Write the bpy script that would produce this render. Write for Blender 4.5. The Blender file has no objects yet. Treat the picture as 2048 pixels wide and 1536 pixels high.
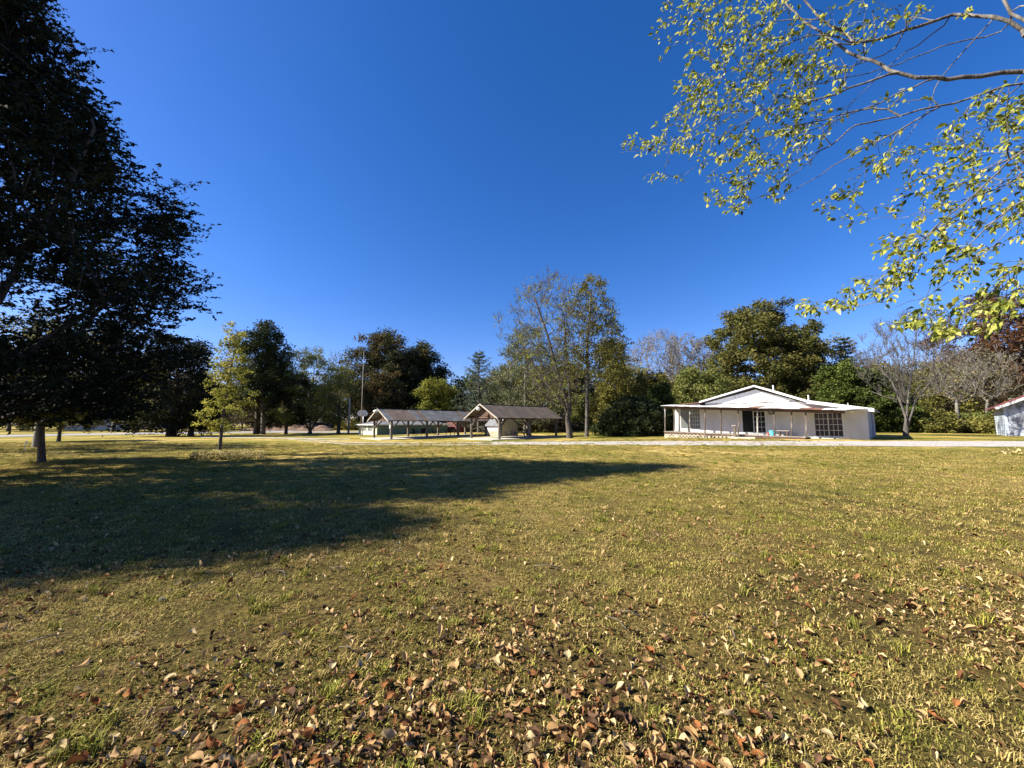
import bpy, math, random
import numpy as np
from mathutils import Vector
random.seed(7)
RNG = np.random.default_rng(7)
SC = bpy.context.scene
COL = SC.collection

# ------------------------------------------------------------------ camera, light
EYE = 1.6; PITCH = math.radians(6.0); FPX = 770.0
cd = bpy.data.cameras.new('camera'); cam = bpy.data.objects.new('camera', cd); COL.objects.link(cam)
cd.sensor_fit = 'HORIZONTAL'; cd.sensor_width = 36.0; cd.lens = 36.0 * FPX / 2048.0
cd.clip_start = 0.05; cd.clip_end = 3000
cam.location = (0, 0, EYE); cam.rotation_euler = (math.pi / 2 + PITCH, 0, 0)
SC.camera = cam
SUN_EL = math.radians(36.0); SUN_K = 0.12
sdir = Vector((math.cos(SUN_EL) * 1 / math.hypot(1, SUN_K), math.cos(SUN_EL) * SUN_K / math.hypot(1, SUN_K), -math.sin(SUN_EL)))
ld = bpy.data.lights.new('sun', 'SUN'); ld.energy = 5.0; ld.angle = math.radians(0.55); ld.color = (1.0, 0.92, 0.78)
sun = bpy.data.objects.new('sun', ld); COL.objects.link(sun)
sun.rotation_euler = sdir.to_track_quat('-Z', 'Y').to_euler(); sun.location = (-30, -4, 40)
w = bpy.data.worlds.new('World'); SC.world = w; w.use_nodes = True
wn = w.node_tree; wn.nodes.clear()
sky = wn.nodes.new('ShaderNodeTexSky'); sky.sky_type = 'NISHITA'; sky.sun_disc = False
sky.sun_elevation = SUN_EL; sky.sun_rotation = math.atan2(-sdir.x, -sdir.y)
sky.air_density = 1.0; sky.dust_density = 0.45; sky.ozone_density = 5.0; sky.altitude = 300
bg = wn.nodes.new('ShaderNodeBackground'); bg.inputs['Strength'].default_value = 0.06
wo = wn.nodes.new('ShaderNodeOutputWorld')
hs = wn.nodes.new('ShaderNodeHueSaturation'); hs.inputs['Saturation'].default_value = 1.27
wn.links.new(sky.outputs[0], hs.inputs['Color'])
tn = wn.nodes.new('ShaderNodeMix'); tn.data_type = 'RGBA'; tn.blend_type = 'MULTIPLY'; tn.inputs[0].default_value = 1; tn.inputs[7].default_value = (1.22, .94, 1.15, 1)
wn.links.new(hs.outputs[0], tn.inputs[6]); wn.links.new(tn.outputs[2], bg.inputs[0]); wn.links.new(bg.outputs[0], wo.inputs[0])
SC.view_settings.view_transform = 'Standard'; SC.view_settings.look = 'None'
SC.view_settings.exposure = 1.5; SC.view_settings.gamma = 1.0; SC.view_settings.use_curve_mapping = False
SC.render.engine = 'CYCLES'
SC.cycles.max_bounces = 5; SC.cycles.diffuse_bounces = 3; SC.cycles.transparent_max_bounces = 8
SC.cycles.transmission_bounces = 3

# ------------------------------------------------------------------ places
CT, ST = math.cos(PITCH), math.sin(PITCH)
def ray(px, py):
    u = (px - 1024) / FPX; v = (768 - py) / FPX
    return Vector((u, CT - v * ST, ST + v * CT))
def at(px, py, Y):
    "the point of the place seen in that direction at distance Y"
    d = ray(px, py); t = Y / d.y
    return Vector((d.x * t, Y, EYE + d.z * t))
HP = np.array([(0,0,0),(-10,5,0),(10,5,0),(-20,10,0),(0,12,0),(12,12,.12),(-5,22,0),(5,22,.16),(-35,20,0),(-25,35,0),(14,22,.32),
  (25,27.5,.52),(16,37,.47),(20,32,.5),(33,25,.55),(45,30,.6),(30,40,.6),(20,20,.33),(28,17,.35),(8,32,.3),
  (-1.3,38.5,.07),(1.9,41.3,.14),(5,44,.15),(-4.4,42,.19),(-12.7,40.9,-.1),(-9.6,43.6,.04),(-6.5,46.3,.19),(-15.7,44.4,.09),
  (-12.7,47,.11),(-6.4,52.6,.2),(5.8,40,.1),(9,36,.25),(-20,50,.05),(-40,60,0),(-60,60,0),(-25,70,0),(-50,85,.1),(-80,50,0),
  (-75,100,.5),(-45,115,1.1),(0,90,.8),(0,120,1.4),(60,90,1.4),(60,130,2),(90,60,1.2),(-90,140,1.2),(0,60,.4),(20,60,.8),(40,60,1.0)], float)
_r = 14.0
def _phi(d): return np.exp(-(d / _r) ** 2 * .5) + 0.35 * np.exp(-(d / 45.0) ** 2)
_D = np.hypot(HP[:, None, 0] - HP[None, :, 0], HP[:, None, 1] - HP[None, :, 1])
_W = np.linalg.solve(_phi(_D) + 0.06 * np.eye(len(HP)), HP[:, 2])
def hgt_np(x, y):
    x = np.asarray(x, float); y = np.asarray(y, float)
    return np.tensordot(_phi(np.hypot(x[..., None] - HP[:, 0], y[..., None] - HP[:, 1])), _W, axes=([-1], [0]))
def hgt(x, y): return float(hgt_np(np.array([x]), np.array([y]))[0])
def onground(px, py):
    "first ground point seen in that direction"
    d = ray(px, py); d = d / d.y
    ys = np.concatenate([np.arange(1, 30, .05), np.arange(30, 160, .15)])
    zs = EYE + d.z * ys - hgt_np(d.x * ys, ys)
    k = np.where(zs < 0)[0]
    Y = ys[k[0]] if len(k) else 150.0
    x = d.x * Y
    return Vector((x, Y, hgt(x, Y)))
def foot(px, Y):
    u = (px - 1024) / FPX
    # direction at roughly horizon level
    x = u * Y / (CT + .1 * ST); return Vector((x, Y, hgt(x, Y)))

# ------------------------------------------------------------------ helpers
def link(o, parent=None):
    COL.objects.link(o)
    if parent is not None: o.parent = parent
    return o
def tag(o, label=None, cat=None, group=None, kind=None):
    if label: o['label'] = label
    if cat: o['category'] = cat
    if group: o['group'] = group
    if kind: o['kind'] = kind
    return o
def thing(name, label, cat, loc=(0, 0, 0), rz=0, group=None):
    o = bpy.data.objects.new(name, None); link(o); o.location = loc; o.rotation_euler = (0, 0, rz)
    o.empty_display_size = .3
    return tag(o, label, cat, group)
def mesh_np(name, V, F, nv, mat=None, parent=None, smooth=False, tone=None):
    "mesh from arrays; F is (n, nv)"
    me = bpy.data.meshes.new(name); V = np.asarray(V, np.float32); F = np.asarray(F, np.int32)
    me.vertices.add(len(V)); me.vertices.foreach_set('co', V.ravel())
    me.loops.add(F.size); me.loops.foreach_set('vertex_index', F.ravel())
    me.polygons.add(len(F)); me.polygons.foreach_set('loop_start', np.arange(len(F), dtype=np.int32) * nv)
    try: me.polygons.foreach_set('loop_total', np.full(len(F), nv, np.int32))
    except Exception: pass
    if smooth: me.polygons.foreach_set('use_smooth', np.ones(len(F), bool))
    if tone is not None:
        a = me.attributes.new('tone', 'FLOAT', 'FACE'); a.data.foreach_set('value', np.asarray(tone, np.float32))
    me.update(calc_edges=True)
    if mat: me.materials.append(mat)
    return link(bpy.data.objects.new(name, me), parent)
class MB:
    def __init__(s): s.v = []; s.f = []
    def add(s, vs, fs):
        n = len(s.v); s.v += [tuple(v) for v in vs]; s.f += [tuple(i + n for i in f) for f in fs]; return s
    def box(s, x0, x1, y0, y1, z0, z1):
        return s.add([(x0,y0,z0),(x1,y0,z0),(x1,y1,z0),(x0,y1,z0),(x0,y0,z1),(x1,y0,z1),(x1,y1,z1),(x0,y1,z1)],
                     [(0,3,2,1),(4,5,6,7),(0,1,5,4),(1,2,6,5),(2,3,7,6),(3,0,4,7)])
    def hexa(s, b, t):
        "b, t: four corners each, same winding seen from above (ccw)"
        return s.add(list(b) + list(t), [(0,3,2,1),(4,5,6,7),(0,1,5,4),(1,2,6,5),(2,3,7,6),(3,0,4,7)])
    def bar(s, a, b, w, h=None, roll=0):
        "square bar between two points"
        a, b = Vector(a), Vector(b); h = h or w; d = (b - a).normalized()
        ref = Vector((0, 0, 1)) if abs(d.z) < .95 else Vector((0, 1, 0))
        r = d.cross(ref).normalized(); u = r.cross(d).normalized()
        q = [(-1,-1),(1,-1),(1,1),(-1,1)]
        vs = [a + r * (i * w / 2) + u * (j * h / 2) for i, j in q] + [b + r * (i * w / 2) + u * (j * h / 2) for i, j in q]
        return s.add(vs, [(0,1,2,3),(7,6,5,4),(0,4,5,1),(1,5,6,2),(2,6,7,3),(3,7,4,0)])
    def tube(s, pts, rad, n=8, cap=True):
        pts = [Vector(p) for p in pts]; rs = rad if hasattr(rad, '__len__') else [rad] * len(pts)
        vs = []; fs = []
        for i, p in enumerate(pts):
            d = (pts[min(i + 1, len(pts) - 1)] - pts[max(i - 1, 0)]).normalized()
            ref = Vector((0, 0, 1)) if abs(d.z) < .9 else Vector((0, 1, 0))
            r = d.cross(ref).normalized(); u = r.cross(d)
            for k in range(n):
                a = 2 * math.pi * k / n; vs.append(p + (r * math.cos(a) + u * math.sin(a)) * rs[i])
        for i in range(len(pts) - 1):
            for k in range(n):
                k2 = (k + 1) % n; fs.append((i*n+k, i*n+k2, (i+1)*n+k2, (i+1)*n+k))
        if cap:
            fs.append(tuple(range(n))[::-1]); fs.append(tuple((len(pts)-1)*n + k for k in range(n)))
        return s.add(vs, fs)
    def build(s, name, mat, parent=None, smooth=False, bevel=0, **kw):
        me = bpy.data.meshes.new(name); me.from_pydata(s.v, [], s.f); me.validate(); me.update()
        if smooth: me.polygons.foreach_set('use_smooth', [True] * len(me.polygons))
        if mat: me.materials.append(mat)
        o = link(bpy.data.objects.new(name, me), parent)
        if bevel:
            m = o.modifiers.new('bevel', 'BEVEL'); m.width = bevel; m.segments = 1; m.limit_method = 'ANGLE'
        tag(o, **kw); return o

# ------------------------------------------------------------------ materials
def newmat(name):
    m = bpy.data.materials.new(name); m.use_nodes = True; nt = m.node_tree
    b = nt.nodes['Principled BSDF']; return m, nt, b
def N(nt, t, **kw):
    n = nt.nodes.new(t)
    for k, v in kw.items(): setattr(n, k, v)
    return n
def ramp(nt, stops, fac=None, interp='LINEAR'):
    r = N(nt, 'ShaderNodeValToRGB'); e = r.color_ramp.elements; r.color_ramp.interpolation = interp
    while len(e) < len(stops): e.new(.5)
    for i, (p, c) in enumerate(stops): e[i].position = p; e[i].color = (*c, 1)
    if fac is not None: nt.links.new(fac, r.inputs[0])
    return r
def noise(nt, scale, vec=None, detail=4, rough=.55, dist=0):
    n = N(nt, 'ShaderNodeTexNoise'); n.inputs['Scale'].default_value = scale; n.inputs['Detail'].default_value = detail
    n.inputs['Roughness'].default_value = rough; n.inputs['Distortion'].default_value = dist
    if vec is not None: nt.links.new(vec, n.inputs['Vector'])
    return n
def mapping(nt, src, scale=(1, 1, 1), rot=(0, 0, 0)):
    m = N(nt, 'ShaderNodeMapping'); m.inputs['Scale'].default_value = scale; m.inputs['Rotation'].default_value = rot
    nt.links.new(src, m.inputs['Vector']); return m.outputs[0]
def mixc(nt, fac, a, b, blend='MIX'):
    m = N(nt, 'ShaderNodeMix', data_type='RGBA', blend_type=blend)
    for sock, v in ((m.inputs[0], fac), (m.inputs[6], a), (m.inputs[7], b)):
        if hasattr(v, 'node'): nt.links.new(v, sock)
        elif isinstance(v, (int, float)): sock.default_value = v
        else: sock.default_value = (*v, 1)
    return m.outputs[2]
def bump(nt, b, h, strength=.4, dist=.02):
    n = N(nt, 'ShaderNodeBump'); n.inputs['Strength'].default_value = strength; n.inputs['Distance'].default_value = dist
    nt.links.new(h, n.inputs['Height']); nt.links.new(n.outputs[0], b.inputs['Normal'])
def weathered(name, stops, scale=3, stretch=(1, 1, 1), rough=.8, bumpk=.3, metal=0, fine=20, coords='Object', finecol=.35, dist=.01):
    m, nt, b = newmat(name); tc = N(nt, 'ShaderNodeTexCoord')
    v = mapping(nt, tc.outputs[coords], stretch)
    n1 = noise(nt, scale, v, 6, .6, .3); r = ramp(nt, stops, n1.outputs[0])
    n2 = noise(nt, fine, v, 4, .6); r2 = ramp(nt, [(.3, (1 - finecol,) * 3), (.7, (1 + finecol * .3,) * 3)], n2.outputs[0])
    c = mixc(nt, 1.0, r.outputs[0], r2.outputs[0], 'MULTIPLY')
    nt.links.new(c, b.inputs['Base Color']); b.inputs['Roughness'].default_value = rough; b.inputs['Metallic'].default_value = metal
    bump(nt, b, n2.outputs[0], bumpk, dist)
    return m
def leafmat(name, cols, trans=.35, rough=.75, spec=.12):
    m, nt, b = newmat(name); a = N(nt, 'ShaderNodeAttribute', attribute_name='tone')
    cols = [tuple(c * .55 for c in cols[0])] + list(cols[1:]); k = len(cols); r = ramp(nt, [(i / (k - 1), c) for i, c in enumerate(cols)], a.outputs['Fac'])  # lowest tone cut down to put leaf shade into the colour
    nt.links.new(r.outputs[0], b.inputs['Base Color']); b.inputs['Roughness'].default_value = rough
    b.inputs['Specular IOR Level'].default_value = spec
    tr = N(nt, 'ShaderNodeBsdfTranslucent'); nt.links.new(r.outputs[0], tr.inputs[0])
    mx = N(nt, 'ShaderNodeMixShader'); mx.inputs[0].default_value = trans
    nt.links.new(b.outputs[0], mx.inputs[1]); nt.links.new(tr.outputs[0], mx.inputs[2])
    nt.links.new(mx.outputs[0], nt.nodes['Material Output'].inputs[0]); return m
def barkmat(name, a, b_, sc=6):
    return weathered(name, [(.3, a), (.7, b_)], sc, (1, 1, .25), .9, .8, fine=14, finecol=.5, dist=.03)

M = {}
M['bark'] = barkmat('bark_dark', (.045, .035, .028), (.12, .10, .085))
M['bark_grey'] = barkmat('bark_grey', (.06, .053, .044), (.165, .15, .128))
M['bark_mid'] = barkmat('bark_mid', (.05, .043, .036), (.14, .125, .105))
M['bark_pale'] = barkmat('bark_pale', (.10, .092, .078), (.24, .22, .185))
M['bark_cedar'] = barkmat('bark_cedar', (.035, .026, .02), (.09, .07, .055))
M['wood_post'] = weathered('weathered_post', [(.3, (.065, .05, .038)), (.7, (.21, .18, .145))], 3, (1, 1, .2), .9, .5)
M['wood_dark'] = weathered('aged_dark_boards', [(.3, (.05, .032, .022)), (.7, (.16, .09, .06))], 4, (1, 1, .2), .9, .4)
M['wood_trim'] = weathered('pale_trim_board', [(.3, (.26, .23, .19)), (.7, (.48, .44, .37))], 4, (1, 1, 1), .8, .3)
M['concrete'] = weathered('concrete', [(.3, (.36, .33, .26)), (.7, (.56, .52, .42))], 1.2, (1, 1, 1), .9, .2)
M['white_metal'] = weathered('white_painted_metal', [(.35, (.62, .62, .60)), (.7, (.82, .82, .80))], 2, (1, 1, 1), .5, .1, finecol=.12)
M['grey_metal'] = weathered('galvanised_metal', [(.3, (.30, .31, .32)), (.7, (.55, .56, .57))], 2, (1, 1, 1), .45, .1, .5)
M['dark_metal'] = weathered('dark_metal', [(.3, (.015, .017, .02)), (.7, (.05, .05, .055))], 4, (1, 1, 1), .5, .1)
M['backboard'] = weathered('backboard_paint', [(.3, (.42, .44, .47)), (.7, (.62, .64, .66))], 3, (1, 1, 1), .5, .05)

# ------------------------------------------------------------------ ground
def ground_material():
    m, nt, b = newmat('lawn_ground'); g = N(nt, 'ShaderNodeNewGeometry'); P = g.outputs['Position']
    big = noise(nt, .16, P, 4, .6, .4); mid = noise(nt, .9, P, 5, .65, .3); fine = noise(nt, 26, P, 6, .75); vf = noise(nt, 5.5, P, 5, .7)
    c1 = ramp(nt, [(.34, (.13, .155, .035)), (.5, (.29, .26, .085)), (.64, (.50, .41, .19))], big.outputs[0])
    c2 = ramp(nt, [(.28, (.38, .48, .30)), (.5, (.9, .92, .85)), (.72, (1.5, 1.3, 1.15))], mid.outputs[0])
    c = mixc(nt, 1.0, c1.outputs[0], c2.outputs[0], 'MULTIPLY')
    c3 = ramp(nt, [(.32, (.55, .52, .5)), (.5, (.95, .95, .95)), (.68, (1.4, 1.35, 1.2))], vf.outputs[0])
    c = mixc(nt, 1.0, c, c3.outputs[0], 'MULTIPLY')
    c4 = ramp(nt, [(.36, (.35, .32, .3)), (.5, (.9, .9, .88)), (.64, (1.6, 1.5, 1.3))], fine.outputs[0])
    c = mixc(nt, 1.0, c, c4.outputs[0], 'MULTIPLY')
    # bare brown soil patches
    soil = noise(nt, .55, P, 6, .7, .8); sf = ramp(nt, [(.56, (0,) * 3), (.66, (1,) * 3)], soil.outputs[0])
    sc_ = mixc(nt, 1.0, (.14, .095, .06), c4.outputs[0], 'MULTIPLY')
    m5 = N(nt, 'ShaderNodeMath', operation='MULTIPLY'); nt.links.new(sf.outputs[0], m5.inputs[0]); m5.inputs[1].default_value = .6
    c = mixc(nt, m5.outputs[0], c, sc_)
    # soil shows under the real grass blades close by: near the standpoint the sward is blades, not colour
    sx = N(nt, 'ShaderNodeSeparateXYZ'); nt.links.new(P, sx.inputs[0])
    ln = N(nt, 'ShaderNodeMapRange'); ln.inputs[1].default_value = 3; ln.inputs[2].default_value = 20; nt.links.new(sx.outputs[1], ln.inputs[0])
    nearc = mixc(nt, 1.0, (.06, .042, .026), c4.outputs[0], 'MULTIPLY')
    nearc = mixc(nt, .25, nearc, c)
    c = mixc(nt, ln.outputs[0], nearc, c); c = mixc(nt, 1, c, (1.12, 1.05, .90), 'MULTIPLY')
    nt.links.new(c, b.inputs['Base Color']); b.inputs['Roughness'].default_value = 1; b.inputs['Specular IOR Level'].default_value = .05
    ad = N(nt, 'ShaderNodeMath', operation='ADD'); nt.links.new(fine.outputs[0], ad.inputs[0]); nt.links.new(vf.outputs[0], ad.inputs[1])
    bump(nt, b, ad.outputs[0], .9, .05); return m
M['ground'] = ground_material()
def axis_pts(lo, hi, fine_lo, fine_hi, st):
    a = list(np.arange(fine_lo, fine_hi + 1e-6, st)); x = fine_hi; s = st
    while x < hi: s *= 1.25; x += s; a.append(min(x, hi))
    x = fine_lo; s = st; pre = []
    while x > lo: s *= 1.25; x -= s; pre.append(max(x, lo))
    return np.array(pre[::-1] + a)
def build_ground():
    xs = axis_pts(-900, 900, -40, 45, .75); ys = axis_pts(-60, 1200, -4, 75, .75)
    X, Y = np.meshgrid(xs, ys); Z = hgt_np(X, Y)
    fall = np.clip((np.hypot(X, Y - 40) - 120) / 200, 0, 1); Z = Z * (1 - fall) + 1.0 * fall
    n, k = X.shape; V = np.stack([X.ravel(), Y.ravel(), Z.ravel()], 1)
    i = np.arange(n - 1)[:, None] * k + np.arange(k - 1)[None, :]; i = i.ravel()
    F = np.stack([i, i + 1, i + 1 + k, i + k], 1)
    o = mesh_np('ground', V, F, 4, M['ground'], smooth=True); tag(o, kind='structure')
build_ground()
def strip(name, A, B, mat, lift, kind='structure', sub=14, thick=0):
    "draped sheet between two ground polylines"
    def dens(L):
        out = []
        for i in range(len(L) - 1):
            for k in range(sub): out.append(L[i].lerp(L[i + 1], k / sub))
        out.append(L[-1]); return out
    A, B = dens(A), dens(B); rows = 6; V = []; F = []
    for i in range(len(A)):
        for r in range(rows + 1):
            p = A[i].lerp(B[i], r / rows)
            if r in (0, rows):
                j = .12 * math.sin(i * 1.7 + r) + .1 * math.sin(i * .63 + 2 * r); q = (A[i] - B[i]).normalized() * (j * (1 if r == 0 else -1)); p = p + q
            V.append((p.x, p.y, hgt(p.x, p.y) + lift - (.02 if r in (0, rows) else 0)))
    for i in range(len(A) - 1):
        for r in range(rows):
            a = i * (rows + 1) + r; F.append((a, a + rows + 1, a + rows + 2, a + 1))
    o = mesh_np(name, V, F, 4, mat, smooth=True); tag(o, kind=kind); return o
def gravel_mat(name, a, b_, soil, amt):
    m, nt, b = newmat(name); g = N(nt, 'ShaderNodeNewGeometry'); P = g.outputs['Position']
    v = N(nt, 'ShaderNodeTexVoronoi'); v.inputs['Scale'].default_value = 14; nt.links.new(P, v.inputs['Vector'])
    r = ramp(nt, [(0, a), (1, b_)], v.outputs['Color']); n = noise(nt, 1.1, P, 5, .7); f = ramp(nt, [(amt, (0,) * 3), (amt + .15, (1,) * 3)], n.outputs[0])
    c = mixc(nt, f.outputs[0], r.outputs[0], soil); nt.links.new(c, b.inputs['Base Color']); b.inputs['Roughness'].default_value = .95
    bump(nt, b, v.outputs['Distance'], .8, .03); return m
M['gravel'] = gravel_mat('gravel', (.20, .18, .16), (.52, .49, .45), (.20, .17, .10), .60)
M['track'] = gravel_mat('dirt_track', (.22, .19, .15), (.42, .38, .31), (.16, .15, .07), .50)
M['asphalt'] = weathered('old_asphalt', [(.3, (.19, .185, .18)), (.7, (.27, .265, .26))], .5, (1, 1, 1), .9, .2, coords='Object', finecol=.2)
G = onground
strip('gravel_lane', [G(x, y) for x, y in ((985,883.8),(1100,883),(1300,882.3),(1500,882.3),(1700,882.5),(2048,882.5),(2300,882))],
      [G(x, y) for x, y in ((985,889.6),(1100,889.6),(1300,890.6),(1500,891.5),(1700,892.4),(2048,893.8),(2300,895))], M['gravel'], .03)
strip('wheel_track', [G(x, y) for x, y in ((600,877.0),(700,884.6),(860,885.6),(990,883.9))], [G(x, y) for x, y in ((600,877.8),(700,885.9),(860,886.9),(990,885.8))], M['track'], .025)
strip('wheel_track', [G(x, y) for x, y in ((575,877.6),(700,888.4),(860,889.5),(990,888.2))], [G(x, y) for x, y in ((575,878.6),(700,889.8),(860,891),(990,889.9))], M['track'], .025)
strip('dirt_path', [G(x, y) for x, y in ((400,873.5),(500,874),(600,875.8),(700,877.5))], [G(x, y) for x, y in ((400,875.2),(500,876),(600,877.8),(700,878.6))], M['track'], .02)
strip('road', [G(x, y) for x, y in ((-150,873),(0,870.5),(200,866.5),(370,864.5),(520,862.7),(780,862.2))],
      [G(x, y) for x, y in ((-150,877.5),(0,874.3),(200,870.2),(370,868.0),(520,865.6),(780,865.2))], M['asphalt'], .05)
strip('side_road', [Vector((-56,80,0)), Vector((-50,96,0)), Vector((-54,116,0))], [Vector((-49.5,80,0)), Vector((-44,97,0)), Vector((-47,118,0))], M['asphalt'], .06)

# ------------------------------------------------------------------ foliage engine
def skeleton(base, H, targets, trunk_top, r_base, lean=(0, 0), w=.35, step=.6, jit=.06, droop=0, expo=2.3, tip=.006, wob=.15, extra=None, rng=RNG):
    """branching skeleton: a trunk, then every target joined to the nearest suitable node.
       returns pos, parent, radius, leafy node index of each target"""
    pos = []; par = []; L = []
    nT = max(4, int(trunk_top / max(step, .5)))
    for i in range(nT + 1):
        q = i / nT
        pos.append((base[0] + lean[0] * q ** 1.2 + wob * math.sin(q * 5 + base[0]) * q, base[1] + lean[1] * q + wob * math.cos(q * 4 + base[1]) * q, base[2] - .15 + (trunk_top + .15) * q))
        par.append(i - 1); L.append(trunk_top * q * .6)
    if extra:
        for line in extra:
            P0 = np.array(pos); st = np.array(line[0]); k = int(np.argmin(((P0 - st) ** 2).sum(1)))
            prev = k
            for p in line:
                pos.append(tuple(p)); par.append(prev); L.append(L[prev] + math.dist(pos[prev], p) * .3); prev = len(pos) - 1
    cap = len(pos) + len(targets) * 12 + 10
    P = np.zeros((cap, 3)); P[:len(pos)] = pos; LL = np.zeros(cap); LL[:len(L)] = L; n = len(pos)
    zmin = base[2] + min(trunk_top * .5, (targets[:, 2].min() - base[2]) * .75)
    ok = np.zeros(cap, bool); ok[:n] = P[:n, 2] >= zmin
    if not ok.any(): ok[:n] = True
    c0 = np.array([base[0], base[1], zmin])
    order = np.argsort(((targets - c0) ** 2).sum(1) + rng.normal(0, .3, len(targets)))
    tip_idx = np.zeros(len(targets), int); par = par + [0] * (cap - n)
    for ti in order:
        t = targets[ti]; d = np.sqrt(((P[:n] - t) ** 2).sum(1))
        cost = d + w * LL[:n] + np.where(ok[:n], 0, 1e6) + np.maximum(0, P[:n, 2] - t[2] + .5) * 1.3
        k = int(np.argmin(cost)); dist = d[k]; m = max(1, min(10, int(dist / step)))
        a = P[k].copy(); prev = k; dv = t - a
        for j in range(1, m + 1):
            q = j / m; p = a + dv * q
            if j < m:
                p = p + rng.normal(0, jit * dist / m, 3); p[2] += (droop * dist) * math.sin(q * math.pi)
            P[n] = p; par[n] = prev; ok[n] = True; LL[n] = LL[prev] + dist / m; prev = n; n += 1
        tip_idx[ti] = prev
    P = P[:n]; par = np.array(par[:n]); r = np.zeros(n); acc = np.zeros(n)
    kids = np.bincount(par[par >= 0], minlength=n)
    acc[kids == 0] = tip ** expo
    for i in range(n - 1, 0, -1):
        if acc[i] == 0: acc[i] = tip ** expo
        if par[i] >= 0: acc[par[i]] += acc[i]
    r = acc ** (1 / expo); s = r_base / r[0]
    # keep tips thin while the trunk reaches its size
    rn = (r - r.min()) / (r[0] - r.min() + 1e-9); r = r.min() * (1 - rn) + r_base * rn ** 1.15
    if extra: r[nT + 1:] = np.minimum(r[nT + 1:], r_base * .52)
    r[0] *= 1.35
    if n > 1: r[1] *= 1.08
    return P, par, r, tip_idx
def wood_mesh(name, P, par, r, mat, parent, sides=5, origin=(0, 0, 0)):
    n = len(P); e = np.where(par >= 0)[0]; pa = par[e]
    d = np.zeros((n, 3)); d[e] = P[e] - P[pa]; nn = np.linalg.norm(d, axis=1, keepdims=True); d = np.where(nn > 1e-9, d / np.maximum(nn, 1e-9), np.array([0, 0, 1.]))
    # node direction: mean of own edge and its thickest child edge
    best = np.full(n, -1); br = np.zeros(n)
    for i in e:
        if r[i] > br[par[i]]: br[par[i]] = r[i]; best[par[i]] = i
    nd = d.copy(); h = best >= 0; nd[h] = d[h] + d[best[h]]; nd /= np.maximum(np.linalg.norm(nd, axis=1, keepdims=True), 1e-9)
    def frame(D):
        ref = np.array([.31, .95, .05]); a = np.cross(D, ref); a /= np.maximum(np.linalg.norm(a, axis=1, keepdims=True), 1e-6); b = np.cross(D, a); return a, b
    main = best[pa] == e
    D0 = np.where(main[:, None], nd[pa], d[e]); D1 = nd[e]
    R0 = np.where(main, r[pa], np.minimum(r[pa] * .8, r[e] * 1.15)); R1 = r[e]
    ang = np.arange(sides) * 2 * np.pi / sides; ca, sa = np.cos(ang), np.sin(ang)
    a0, b0 = frame(D0); a1, b1 = frame(D1)
    V0 = P[pa][:, None] + (a0[:, None] * ca[None, :, None] + b0[:, None] * sa[None, :, None]) * R0[:, None, None]
    V1 = P[e][:, None] + (a1[:, None] * ca[None, :, None] + b1[:, None] * sa[None, :, None]) * R1[:, None, None]
    V = np.concatenate([V0, V1], 1).reshape(-1, 3) - np.array(origin)
    o = (np.arange(len(e)) * 2 * sides)[:, None]; k = np.arange(sides)[None]; k2 = (k + 1) % sides
    F = np.stack([o + k, o + k2, o + sides + k2, o + sides + k], 2).reshape(-1, 4)
    return mesh_np(name, V, F, 4, mat, parent, smooth=True)
def leaf_cloud(name, C, size, mat, parent, tone, aspect=.5, up=.4, origin=(0, 0, 0), rng=RNG, axis=None, fold=.15, tri=False):
    n = len(C); nrm = rng.normal(0, 1, (n, 3)); nrm[:, 2] = np.abs(nrm[:, 2]) + up; nrm /= np.linalg.norm(nrm, axis=1, keepdims=True)
    ax = rng.normal(0, 1, (n, 3)) if axis is None else axis + rng.normal(0, .35, (n, 3))
    ax -= (ax * nrm).sum(1, keepdims=True) * nrm; ax /= np.maximum(np.linalg.norm(ax, axis=1, keepdims=True), 1e-6)
    bx = np.cross(nrm, ax); s = size * rng.uniform(.6, 1.4, (n, 1))
    C = C - np.array(origin)
    if tri:
        v0 = C - ax * s * .45 - bx * s * aspect * .35; v1 = C + ax * s * .55; v2 = C - ax * s * .1 + bx * s * aspect * .75 + nrm * s * fold
        return mesh_np(name, np.stack([v0, v1, v2], 1).reshape(-1, 3), np.arange(3 * n).reshape(-1, 3), 3, mat, parent, tone=tone)
    v0 = C - ax * s * .5; v2 = C + ax * s * .5; c = C - ax * s * .05
    v1 = c + bx * s * aspect * .5 + nrm * s * fold; v3 = c - bx * s * aspect * .5 + nrm * s * fold
    V = np.stack([v0, v1, v2, v3], 1).reshape(-1, 3); F = np.arange(4 * n).reshape(-1, 4)
    return mesh_np(name, V, F, 4, mat, parent, tone=tone)
def envelope(kind, q):
    q = np.clip(q, 0, 1)
    if kind == 'round': return np.sqrt(np.clip(1 - np.abs(2 * q - .85) ** 2.4 / 1.45, 0, 1))
    if kind == 'dome': return np.sqrt(np.clip(1 - q ** 2.2, 0, 1)) * (.7 + .3 * np.clip(q * 4, 0, 1))
    if kind == 'cone': return (1 - q) ** .75 * (.65 + .35 * np.clip(q * 5, 0, 1)) + .02
    if kind == 'spruce': return (1 - q) ** .95 + .015
    if kind == 'vase': return np.clip(.25 + 1.1 * q ** .7, 0, 1) * np.sqrt(np.clip(1.02 - q ** 4, 0, 1))
    if kind == 'column': return np.sqrt(np.clip(1 - np.abs(2 * q - .8) ** 3 / 1.8, 0, 1)) * (1 - .45 * q)
    if kind == 'bigcedar': return np.interp(q, [0, .08, .2, .32, .45, .55, .68, .8, .92, 1], [.62, .86, 1.0, .99, .95, .88, .54, .36, .15, .03])
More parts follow.
